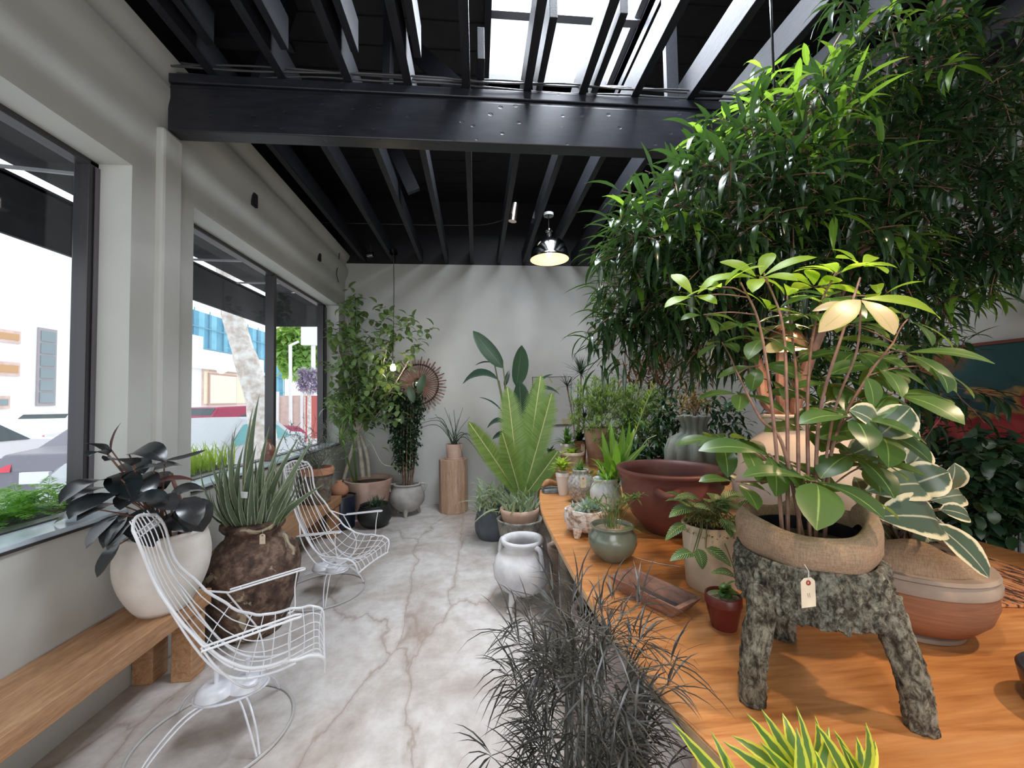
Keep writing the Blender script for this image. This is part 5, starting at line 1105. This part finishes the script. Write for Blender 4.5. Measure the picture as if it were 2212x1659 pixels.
for fx, fy in ((.66, .945), (.975, .83), (.93, 1.17)):
    d = V((fx-CX, fy-CY, 0)); P = smoothline([V((CX, CY, TZ+.28))+d*.72, V((CX, CY, TZ+.20))+d*.82, V((CX, CY, TZ+.10))+d*.95, V((fx, fy, TZ+.002))], 16); b = MB(); K = 40; vs = []
    for i, p in enumerate(P):
        for j in range(K):
            a = 2*PI*j/K; q = .032-.008*i/len(P)+.006*(1-2*abs(mn.noise(V((math.cos(a)*2.2+fx*20, math.sin(a)*2.2, p.z*30)))))+.003*mn.noise(V((math.cos(a)*6, math.sin(a)*6, p.z*80))); vs.append((p.x+q*math.cos(a), p.y+q*math.sin(a), p.z))
    n = len(P); b.add(vs, [(i*K+j, (i+1)*K+j, (i+1)*K+(j+1) % K, i*K+(j+1) % K) for i in range(n-1) for j in range(K)]+[tuple(range(K)), tuple(range((n-1)*K, n*K))[::-1]]); b.build('planter_leg', MBK, r, 'all')
def burlap():
    mt, t, b, o = nt('burlap'); b.inputs['Roughness'].default_value = .95; tc = coords(t, (1, 1, 1)); w1 = noise(t, coords(t, (320, 320, 60)), 1, 1); w2 = noise(t, coords(t, (40, 40, 420)), 1, 1)
    lk(t, mixc(t, .5, ramp(t, w1, [(.35, (.20, .125, .08)), (.65, (.35, .24, .16))]), ramp(t, w2, [(.35, (.23, .15, .095)), (.65, (.34, .235, .155))])), b.inputs['Base Color']); bump(t, b, w1, .3, .002); return mt
MBU = burlap(); b = MB(); K = 72; vs = []; prof = [(.134, .325), (.146, .345), (.155, .365), (.157, .39), (.15, .415), (.136, .43), (.126, .425), (.122, .40), (.122, .37)]
for i, (q, z) in enumerate(prof):
    for j in range(K):
        a = 2*PI*j/K; k = 1+.03*math.sin(3*a+1)+.018*math.sin(7*a); zz2 = z+(.035*math.exp(-((a-5.9)/.35)**2)+.03*math.exp(-((a-.9)/.35)**2)+.012*math.sin(2*a+2.6))*(1 if i > 2 else 0)+(.03*math.exp(-((a-.75)/.28)**2) if i > 2 else 0); vs.append((CX+q*k*math.cos(a), CY+q*k*math.sin(a), TZ+zz2))
b.add(vs, [(i*K+j, i*K+(j+1) % K, (i+1)*K+(j+1) % K, (i+1)*K+j) for i in range(len(prof)-1) for j in range(K)]); b.build('burlap_wrap', MBU, r, 'all')
MB().lathe([(.0005, .35), (.112, .35), (.115, .40), (.119, .40), (.119, .34), (.0005, .34)], (CX, CY, TZ), 40).build('nursery_pot', plain('black_plastic', (.01, .011, .014), None, rough=.3), r); soil(r, (CX, CY, TZ+.365), .11)
price_tag(r, at(1744, 1238, .815), .062, .036, rz=.1)
M_UMB = leafm('umbrella_leaf', (.020, .065, .026), (.075, .15, .04), mid=(.30, .42, .12), rough=.3, trans=.35, tcol=(.45, .65, .08))
M_UMBY = leafm('young_yellow_leaf', (.24, .42, .03), (.38, .55, .05), mid=(.5, .65, .15), rough=.35, trans=.55, tcol=(.7, .95, .08)); M_UMBP = leafm('pale_tan_leaf', (.50, .36, .20), (.62, .48, .28), mid=(.4, .4, .1), margin=(.4, .42, .12), mw=.4, rough=.35, trans=.3)
lf, ly, lp, st = MB(), MB(), MB(), MB()
def whorl(mb, px, py, Y, n, L, W, tilt=.1, a0=0, drp=.35, stemto=None, squash=1.):
    """fan of n leaflets round the end of a leaf stalk"""
    p = at(px, py, Y); ax = V((U(-.5, .5), U(-.8, -.1), 1)).normalized(); s1 = ax.cross(V((0, 1, .3))).normalized(); s2 = ax.cross(s1)
    for i in range(n):
        a = a0+2*PI*i/n+U(-.15, .15); o_ = s1*math.cos(a)+s2*math.sin(a); d = (o_+ax*tilt+V((0, 0, -drp*U(.5, 1.7)))).normalized(); l = L*U(.8, 1.15); mb.leaf(p+d*.012, p+d*l, W*U(.85, 1.1), .10, up=ax, prof='obov', n=8, fold=.14, wav=.012)
    return p
S0 = [(1690, 1150), (1700, 1150), (1725, 1160), (1748, 1165), (1760, 1165), (1780, 1165), (1735, 1162)]
MS = []
def petiole(p):
    c_ = [q for q in MS if q.z < p.z-.02] or MS; q = min(c_, key=lambda q: (q-p).length+.5*abs(q.z-(p.z-.07))); st.tube(smoothline([q, q.lerp(p, .5)+V((0, 0, .008)), p], 4), .0022, 6)
def stemline(i, pts, w=.005):
    A = at(S0[i][0], S0[i][1]-14, CY-.03+.02*i/6); A.z = TZ+.37; P = smoothline([A]+pts, 12); st.tube(P, [w*(1-.5*k/len(P)) for k in range(len(P))], 7); MS.extend(P[6:]); return P
for i_, p_ in enumerate((((1670, 900, 1.0), (1640, 700, 1.1), (1600, 610, 1.15)), ((1700, 880, 1.0), (1690, 700, 1.1), (1650, 590, 1.15)), ((1722, 860, 1.05), (1715, 760, 1.15), (1700, 640, 1.2)), ((1745, 850, 1.05), (1765, 680, 1.12), (1810, 580, 1.15)), ((1770, 900, 1.0), (1820, 720, 1.0), (1858, 600, 1.05)), ((1800, 960, 1.0), (1870, 820, 1.0), (1930, 740, 1.05)), ((1690, 960, .98), (1640, 900, 1.05), (1590, 800, 1.2)))): stemline(i_, [at(*q_) for q_ in p_], .0052)
h = [((1560, 950), 4, .13, .06, .2, 0, 1.1), ((1930, 850), 5, .16, .07, .2, 5, 1.0), ((1800, 830), 6, .14, .06, .2, 3, 1.1), ((1600, 850), 4, .12, .05, .2, 0, 1.2), ((1850, 760), 6, .15, .06, .2, 4, 1.1), ((1960, 690), 4, .16, .05, .2, 5, 1.15), ((1740, 680), 6, .12, .045, .2, 3, 1.15), ((1650, 730), 5, .12, .05, .2, 1, 1.15), ((1900, 930), 5, .15, .075, .2, 5, .98), ((1780, 870), 5, .14, .06, .2, 3, 1.15), ((1520, 680), 5, .12, .035, .2, 0, 1.25), ((1790, 640), 6, .12, .045, .2, 4, 1.1), ((1840, 900), 5, .16, .075, .1, 4, .95), ((2000, 790), 4, .17, .05, .1, 5, 1.05),
    ((1660, 980), 5, .16, .075, .95, 0, 1.0), ((1600, 960), 4, .13, .06, .3, 1, 1.05), ((1590, 1040), 4, .09, .05, .2, 1, 1.0), ((1765, 1040), 6, .17, .085, .1, 2, .90), ((1700, 1000), 4, .12, .06, .3, 2, 1.1), ((1840, 980), 5, .14, .07, .2, 4, 1.0), ((1745, 930), 5, .14, .06, .1, 3, 1.15), ((1880, 1000), 4, .14, .06, .0, 5, 1.05), ((1790, 920), 5, .15, .06, .2, 4, 1.2), ((1640, 790), 5, .12, .05, .2, 0, 1.2), ((1600, 700), 5, .12, .045, .2, 0, 1.25), ((1700, 840), 5, .11, .05, .2, 2, 1.2), ((1760, 760), 6, .12, .045, .1, 3, 1.2), ((1830, 700), 5, .12, .045, .2, 5, 1.2), ((1890, 790), 5, .17, .055, .3, 5, 1.05), ((1950, 760), 5, .18, .05, .2, 5, 1.1), ((1880, 840), 4, .15, .06, .3, 5, 1.05), ((1690, 700), 5, .12, .04, .2, 2, 1.25), ((1560, 740), 4, .10, .04, .2, 0, 1.3)]
for (pp, n, L, W, tl, si, Y) in h:
    p = whorl(lf, pp[0], pp[1], Y, n, L, W, .1, U(0, 6), .3+.2*tl); q = at(S0[si][0], S0[si][1], CY); petiole(p)
for (pp, n, L, W, si, Y) in (((1640, 600), 6, .11, .035, 1, 1.15), ((1560, 620), 5, .10, .032, 0, 1.15), ((1700, 640), 6, .10, .035, 2, 1.2), ((1810, 590), 7, .10, .038, 3, 1.15), ((1860, 575), 5, .09, .035, 4, 1.12), ((1760, 620), 6, .09, .04, 3, 1.2), ((1500, 640), 4, .1, .03, 0, 1.2), ((1660, 670), 5, .09, .03, 1, 1.2), ((1900, 640), 4, .10, .03, 4, 1.15)):
    p = whorl(ly, pp[0], pp[1], Y, n, L*1.25, W*1.25, .25, U(0, 6), .1); q = at(S0[si][0], S0[si][1], CY); petiole(p)
for a, e, W, Ya, Yb, mb in (((1858, 648), (1768, 718), .06, .95, .92, lp), ((1860, 648), (1932, 724), .075, .95, .9, lp), ((1862, 646), (2032, 690), .05, .95, 1.0, ly), ((1845, 655), (1755, 672), .03, 1.0, 1.05, lp), ((1885, 885), (1872, 815), .06, .95, .95, lf), ((1700, 745), (1650, 760), .04, 1.1, 1.1, lp)):
    L5(a, e, W, Ya, Yb, .08, (0, -.9, .6), 'obov', mb, rnd=U(.6, 1))
stemline(4, [at(1800, 900, 1.0), at(1850, 760, .97), at(1860, 648, .95)], .004)
L5((1772, 1050), (1765, 1128), .075, .88, .86, .06, (0, -1, .3), 'obov', lf, .9)
lf.build('foliage', M_UMB, r); ly.build('bright_leaves', M_UMBY, r); lp.build('pale_leaves', M_UMBP, r); st.build('stem', M_REDST, r)
# ------------------------------------------------------------------ variegated rubber plant in the terracotta pot
c = (1.385, 1.205, TZ); r = thing('variegated_rubber_plant', c, 'cream edged rubber plant in burlap inside a wide terracotta pot with a price tag', 'potted plant')
MT2 = plain('ribbed_terracotta', (.24, .095, .045), (.31, .13, .065), 5, .75, stretch=(1, 1, 14), bmp=.3, bscale=14); MG2 = plain('weathered_rim', (.26, .20, .16), (.36, .28, .22), 8, .85)
MB().lathe([(.0005, .0), (.12, 0), (.125, .012), (.118, .022), (.15, .035), (.185, .075), (.2, .12), (.198, .165), (.185, .17), (.0005, .17)], c, 56).build('pot', MT2, r); MB().lathe([(.192, .158), (.205, .165), (.207, .185), (.198, .20), (.205, .205), (.20, .215), (.175, .215), (.17, .17)], c, 56).build('rim', MG2, r)
MB().lathe([(.115, -.0), (.128, .003), (.132, .016), (.12, .02)], (c[0], c[1], TZ+.001), 44).build('saucer', MG2, r)
b = MB(); K = 72; vs = []; prof = [(.185, .18), (.178, .205), (.175, .24), (.165, .27), (.145, .285), (.125, .28), (.12, .25)]
for i, (q, z) in enumerate(prof):
    for j in range(K): a = 2*PI*j/K; k = 1+.035*math.sin(4*a)+.02*math.sin(9*a+1)-.06*(i > 1)*math.exp(-((a-5.0)/.3)**2); vs.append((c[0]+q*k*math.cos(a), c[1]+q*k*math.sin(a), TZ+z+(.02*math.sin(2*a+.4)+.01*math.sin(5*a) if i > 1 else 0)))
b.add(vs, [(i*K+j, i*K+(j+1) % K, (i+1)*K+(j+1) % K, (i+1)*K+j) for i in range(len(prof)-1) for j in range(K)]); b.build('burlap_wrap', MBU, r, 'all'); soil(r, (c[0], c[1], TZ+.25), .125)
price_tag(r, at(2089, 1278, 1.03), .062, .026, rz=.45, mark=True)
M_VAR = leafm('variegated_rubber_leaf', (.05, .09, .06), (.12, .17, .12), mid=(.55, .55, .4), margin=(.68, .62, .42), mw=.36, rough=.25, trans=.14, tcol=(.6, .55, .25)); lf, st = MB(), MB(); b0 = V((c[0], c[1], TZ+.25))
for a, e, W, Ya, Yb, ar in [((2028, 1128), (1895, 1115), .12, 1.05, 1.0, .12), ((2015, 1130), (2136, 1248), .085, 1.03, .95, .08), ((1990, 1050), (1870, 1060), .10, 1.1, 1.05, .15), ((1900, 1045), (1870, 985), .12, 1.12, 1.1, .15), ((1960, 1050), (2050, 1020), .10, 1.1, 1.05, .15), ((2040, 1060), (2062, 1000), .09, 1.15, 1.12, .1), ((1960, 1010), (2000, 965), .07, 1.1, 1.12, .1), ((2030, 1100), (2095, 1120), .055, 1.1, 1.1, .12), ((1950, 1110), (1895, 1040), .10, 1.2, 1.15, .15),
    ((1900, 935), (1835, 885), .085, .95, .93, .12), ((1900, 940), (1968, 880), .085, .95, .93, .1), ((1895, 960), (1830, 985), .08, 1.12, 1.1, .12), ((1905, 970), (1985, 930), .06, 1.12, 1.1, .1), ((1920, 1020), (1850, 1010), .08, 1.15, 1.1, .1), ((1980, 1090), (1930, 1140), .09, 1.2, 1.1, .1), ((1990, 1100), (2010, 1170), .09, 1.15, 1.08, .1), ((1930, 1060), (1900, 1120), .09, 1.15, 1.1, .1), ((2010, 1080), (2080, 1070), .07, 1.15, 1.2, .1), ((1870, 930), (1900, 870), .07, 1.15, 1.15, .1), ((1860, 1090), (1845, 1030), .08, 1.2, 1.2, .1), ((1940, 1180), (1990, 1120), .09, 1.25, 1.2, .1), ((1925, 1190), (1890, 1130), .08, 1.25, 1.2, .1)]:
    A = L5(a, e, W*1.08, Ya, Yb, ar, (0, -.9, .55), 'oval'); st.tube(smoothline([b0+rv(.03), b0.lerp(A, .6)+V((.01, .03, .02)), A], 4), .004, 6)
lf.build('foliage', M_VAR, r); st.build('stem', M_BROWN, r)
# dark marble dish and woven mat
c = (1.39, .79, TZ); tag(MB().lathe([(.0005, 0), (.11, 0), (.118, .01), (.128, .07), (.13, .085), (.125, .09), (.115, .085), (.11, .03), (.0005, .02)], c, 48).build('marble_dish', plain('dark_marble', (.012, .012, .015), (.035, .035, .042), 12, .3), None), 'heavy dark marble dish at the right edge of the table', 'dish')
def matmat():
    mt, t, b, o = nt('woven_ikat'); b.inputs['Roughness'].default_value = .9; vec = coords(t, (24, 6, 6)); n1 = noise(t, vec, 2.2, 4, .7, .5); lk(t, ramp(t, n1, [(.46, (.035, .015, .012)), (.52, (.42, .17, .07)), (.62, (.5, .25, .12))]), b.inputs['Base Color']); return mt
r = thing('woven_mat', (1.98, 1.42, TZ), 'orange and black patterned woven mat on the table behind the terracotta pot', 'mat'); MB().obox((1.99, 1.43, TZ+.006), (.50, .42, .010), rz=-.15).build('mat_cloth', matmat(), r, smooth=False, bevel=.003)
# dracaena at the near table edge
c = (.70, .60, TZ); r = thing('striped_dracaena', c, 'yellow edged green striped dracaena at the near edge of the table', 'potted plant'); pot_cyl(r, c, .06, .07, .085, M_TERRA)
M_SONG = leafm('yellow_edged_leaf', (.05, .14, .03), (.08, .20, .04), margin=(.62, .62, .06), mw=.24, rough=.35, trans=.3, tcol=(.6, .75, .08)); lf, st = MB(), MB()
def rosette(px, py, Y, tips, W=.022):
    p = at(px, py, Y); st.tube([(c[0], c[1], TZ+.07), p], .008, 7)
    for (tx, ty) in tips: q = p+rv(.012); T = at(tx, ty, Y+U(-.05, .05)); lf.leaf(q, T, W*U(1.2, 1.5), U(.10, .22), up=(U(-.4, .4), -1, .5), prof='strap', n=9, fold=.3)
rosette(1715, 1700, .66, [(1612, 1540), (1645, 1532), (1580, 1588), (1690, 1540), (1560, 1600), (1720, 1525), (1760, 1545), (1790, 1570), (1640, 1600), (1700, 1600), (1800, 1640), (1620, 1660)])
rosette(1830, 1720, .64, [(1760, 1560), (1800, 1575), (1870, 1560), (1890, 1600), (1850, 1590), (1780, 1620), (1740, 1610), (1820, 1610), (1880, 1640)], .025)
rosette(1600, 1740, .66, [(1450, 1558), (1535, 1578), (1570, 1640)], .02); rosette(1740, 1730, .60, [(1690, 1640), (1760, 1620), (1650, 1650), (1720, 1570)])
lf.build('foliage', M_SONG, r); st.build('stem', M_STEM, r)
# ------------------------------------------------------------------ thread leaf aralia on the floor
c = (.24, .96, 0); r = thing('false_aralia', c, 'black thread leaved aralia bush in front of the table', 'potted plant'); pot_cyl(r, c, .11, .14, .26, plain('matt_black_pot', (.02, .02, .02), None, rough=.7))
lf, st = MB(), MB(); M_AR = leafm('black_thread_leaf', (.014, .015, .014), (.045, .043, .037), rough=.45, trans=.04)
trunks = []
for i in range(6):
    a = i*1.05; T = V((c[0]+.05*math.cos(a)+(.02 if i else 0), c[1]+.05*math.sin(a), U(.86, 1.02))); P = smoothline([(c[0]+.02*math.cos(a), c[1]+.02*math.sin(a), .2), V((c[0], c[1], .6))+V((.04*math.cos(a), .04*math.sin(a), 0)), T], 10); st.tube(P, .0045, 6); trunks.append(P)
for i in range(185):
    P = random.choice(trunks); k = min(len(P)-1, int(abs(U(.22, 1)**.75)*len(P))); A = P[k]; a, e = U(0, 6.28), U(-.15, .7); hh = (A.z-.3)/.7; o_ = V((math.cos(a)*math.cos(e), math.sin(a)*math.cos(e), math.sin(e))); pet = U(.06, .16)*(1.15-.55*max(0, hh-.6)); Bp = A+o_*pet
    st.tube([A, A.lerp(Bp, .5)+V((0, 0, .008)), Bp], .0013, 4, False)
    n = random.choice((6, 7, 8, 9)); s1 = V((-math.sin(a), math.cos(a), 0)); s2 = s1.cross(o_).normalized()
    for j in range(n):
        b_ = 2*PI*j/n+U(-.2, .2); d = (o_*.8+s1*math.cos(b_)+s2*math.sin(b_)*.8+V((0, 0, -.18))).normalized(); lf.leaf(Bp, Bp+d*U(.075, .15), .0046, U(.05, .2), prof='lance', n=4, fold=.1)
lf.build('foliage', M_AR, r); st.build('stem', plain('dark_mottled_stem', (.05, .05, .045), (.12, .12, .1), 60, .7), r)
# ------------------------------------------------------------------ big tree rising from the pale urn
c = (1.50, 1.72, TZ); r = thing('ficus_alii_tree', c, 'towering narrow leaved ficus growing from a big cream plaster urn on the table', 'potted tree'); r.name = 'narrow_leaf_ficus'; WLOC[r.name] = V(c)
MB().lathe([(.0005, 0), (.14, 0), (.16, .02), (.24, .12), (.295, .27), (.30, .36), (.265, .47), (.19, .55), (.15, .58), (.15, .62), (.17, .65), (.165, .66), (.14, .64), (.13, .58), (.0005, .56)], c, 52, jit=.006).build('urn', plain('cream_plaster', (.58, .48, .41), (.68, .59, .52), 4, .85, bmp=.15), r, 'all'); soil(r, (c[0], c[1], TZ+.58), .13)
M_ALII = leafm('narrow_dark_leaf', (.008, .024, .012), (.032, .075, .025), mid=(.08, .13, .05), rough=.24, trans=.16, tcol=(.16, .36, .05), spec=.6); M_ALIY = leafm('skylit_green_leaf', (.06, .16, .02), (.16, .32, .04), mid=(.3, .45, .12), rough=.28, trans=.4, tcol=(.5, .8, .06))
lf, ly, st = MB(), MB(), MB(); t0 = V((c[0], c[1], TZ+.57))
main = []
for pts, w in (([(1655, 870, 1.75), (1640, 790, 1.8), (1600, 700, 1.9), (1520, 560, 2.0)], .030), ([(1690, 880, 1.75), (1690, 700, 1.75), (1705, 560, 1.8), (1720, 400, 1.85), (1760, 200, 1.9)], .028), ([(1720, 870, 1.75), (1770, 720, 1.7), (1850, 560, 1.7), (1950, 350, 1.8), (2010, 120, 1.9), (2060, -60, 1.9)], .030), ([(1705, 880, 1.8), (1780, 640, 1.9), (1900, 600, 2.0), (2020, 560, 2.0)], .02), ([(1670, 880, 1.8), (1560, 700, 2.1), (1440, 600, 2.2)], .02), ([(1850, 560, 1.75), (2000, 420, 1.8), (2130, 380, 1.8)], .014), ([(1660, 640, 1.8), (1560, 430, 1.7), (1560, 340, 1.6)], .014)):
    P = ([t0+rv(.03)] if pts[0][1] > 860 else [])+[at(*p) for p in pts]; P = smoothline(P, 6); st.tube(P, [w*(1-.65*i/len(P)) for i in range(len(P))], 8); main += P[len(P)//3:]
blobs = [(1740, 300, 130, 90, 1.75, 46), (1640, 400, 130, 100, 1.7, 60), (1500, 470, 110, 80, 1.85, 48), (1420, 560, 90, 70, 2.0, 44), (1400, 660, 75, 80, 2.15, 40), (1520, 620, 110, 110, 2.0, 60), (1640, 550, 120, 110, 1.8, 60), (1780, 460, 130, 120, 1.75, 64), (1900, 380, 120, 120, 1.8, 64), (2000, 300, 110, 100, 1.85, 54), (2080, 160, 110, 110, 1.9, 60), (1930, 120, 110, 90, 1.8, 50), (2090, 20, 120, 70, 1.8, 40), (1850, 30, 70, 60, 1.8, 16), (1900, 520, 120, 90, 1.9, 54), (2040, 480, 100, 80, 1.9, 46), (2100, 560, 70, 60, 1.95, 24), (1990, 620, 90, 60, 2.0, 36), (1780, 620, 130, 90, 2.0, 50), (1950, 700, 70, 50, 2.0, 20), (1640, 670, 120, 90, 2.1, 50), (1500, 690, 90, 60, 2.2, 34), (1570, 740, 80, 50, 2.15, 24), (1340, 730, 40, 40, 2.2, 12), (1360, 520, 50, 30, 1.95, 14), (2180, 300, 50, 60, 1.9, 14), (2150, 470, 50, 60, 1.9, 18), (2195, 200, 45, 80, 1.9, 20), (2200, 390, 40, 60, 1.85, 16), (2170, 560, 50, 50, 1.9, 14), (1800, 210, 60, 60, 1.75, 16), (1860, 800, 80, 70, 2.2, 26), (2020, 830, 70, 80, 2.2, 20), (1720, 770, 90, 60, 2.2, 30)]
import bisect
for (px, py, rx, ry, Y, n) in blobs:
    cc = at(px, py, Y); near = min(main, key=lambda q: (q-cc).length); st.tube(smoothline([near, near.lerp(cc, .5)+V((0, 0, .05)), cc], 4), .006, 5)
    for i in range(n):
        a = U(0, 6.28); q = math.sqrt(U(0, 1)); p = at(px+rx*q*math.cos(a), py+ry*q*math.sin(a), Y+U(-.28, .22)); d = ((p-cc).normalized()*.7+rv(.5)+V((-.1, -.1, .15))).normalized()
        if p.z > 3.32 or (p.y > 2.2 and p.z > 2.95): continue
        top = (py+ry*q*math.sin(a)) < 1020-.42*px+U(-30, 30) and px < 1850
        skylit = (U(0, 1) < (.42 if top else .07)); mb = ly if skylit else lf  # upper left leaves get brighter green, skylight glow put into their colour
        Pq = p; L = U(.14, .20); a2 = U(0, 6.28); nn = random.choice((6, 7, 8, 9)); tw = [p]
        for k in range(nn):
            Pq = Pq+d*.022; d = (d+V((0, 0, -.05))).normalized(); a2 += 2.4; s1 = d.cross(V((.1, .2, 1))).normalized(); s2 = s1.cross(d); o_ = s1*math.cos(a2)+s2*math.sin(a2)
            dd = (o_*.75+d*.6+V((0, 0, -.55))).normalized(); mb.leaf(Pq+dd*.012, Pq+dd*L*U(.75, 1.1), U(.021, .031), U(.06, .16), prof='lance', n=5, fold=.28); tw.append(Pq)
        st.tube([p-d*.10]+tw[::3]+[Pq], .0022, 4, False)
lf.build('foliage', M_ALII, r); ly.build('bright_leaves', M_ALIY, r); st.build('trunk', M_REDST, r)
# dark shrub and stems by the right wall
r = shrub('dark_floor_shrub', (2.85, 2.15, 0), 'dark many stemmed leafy shrub in a trough by the right wall below the painting', [(2120, 1000, 60, 40, 60, 2.0), (2180, 1020, 50, 60, 60, 2.0), (2130, 1080, 60, 50, 60, 2.0), (2190, 1110, 40, 60, 50, 2.0), (2060, 1000, 50, 50, 40, 2.2), (2100, 1140, 40, 30, 26, 2.1), (2060, 1070, 40, 50, 30, 2.2), (2000, 930, 50, 60, 30, 2.3)], M_DKG, .08, .05, 0, .30, .40, prof='oval', stems=False)
st = MB()
for px in (2125, 2140, 2158, 2172, 2188, 2203): st.tube([at(px, 1090, 2.0), at(px+U(-3, 3), 1180, 2.0), at(px, 1262, 2.0), (2.85+(px-2165)*.0022, 2.12, .38)], .007, 6)
st.build('stem', M_DARKMETAL, r)

# ------------------------------------------------------------------ render settings
scene.view_settings.view_transform = 'Standard'; scene.view_settings.look = 'None'; scene.view_settings.gamma = 1; scene.view_settings.exposure = .52
cy = scene.cycles; cy.max_bounces = 7; cy.diffuse_bounces = 4; cy.glossy_bounces = 3; cy.transmission_bounces = 4; cy.transparent_max_bounces = 8; cy.caustics_reflective = False; cy.caustics_refractive = False
cy.use_denoising = True; cy.use_adaptive_sampling = True; cy.adaptive_threshold = .02; cy.sample_clamp_indirect = 6
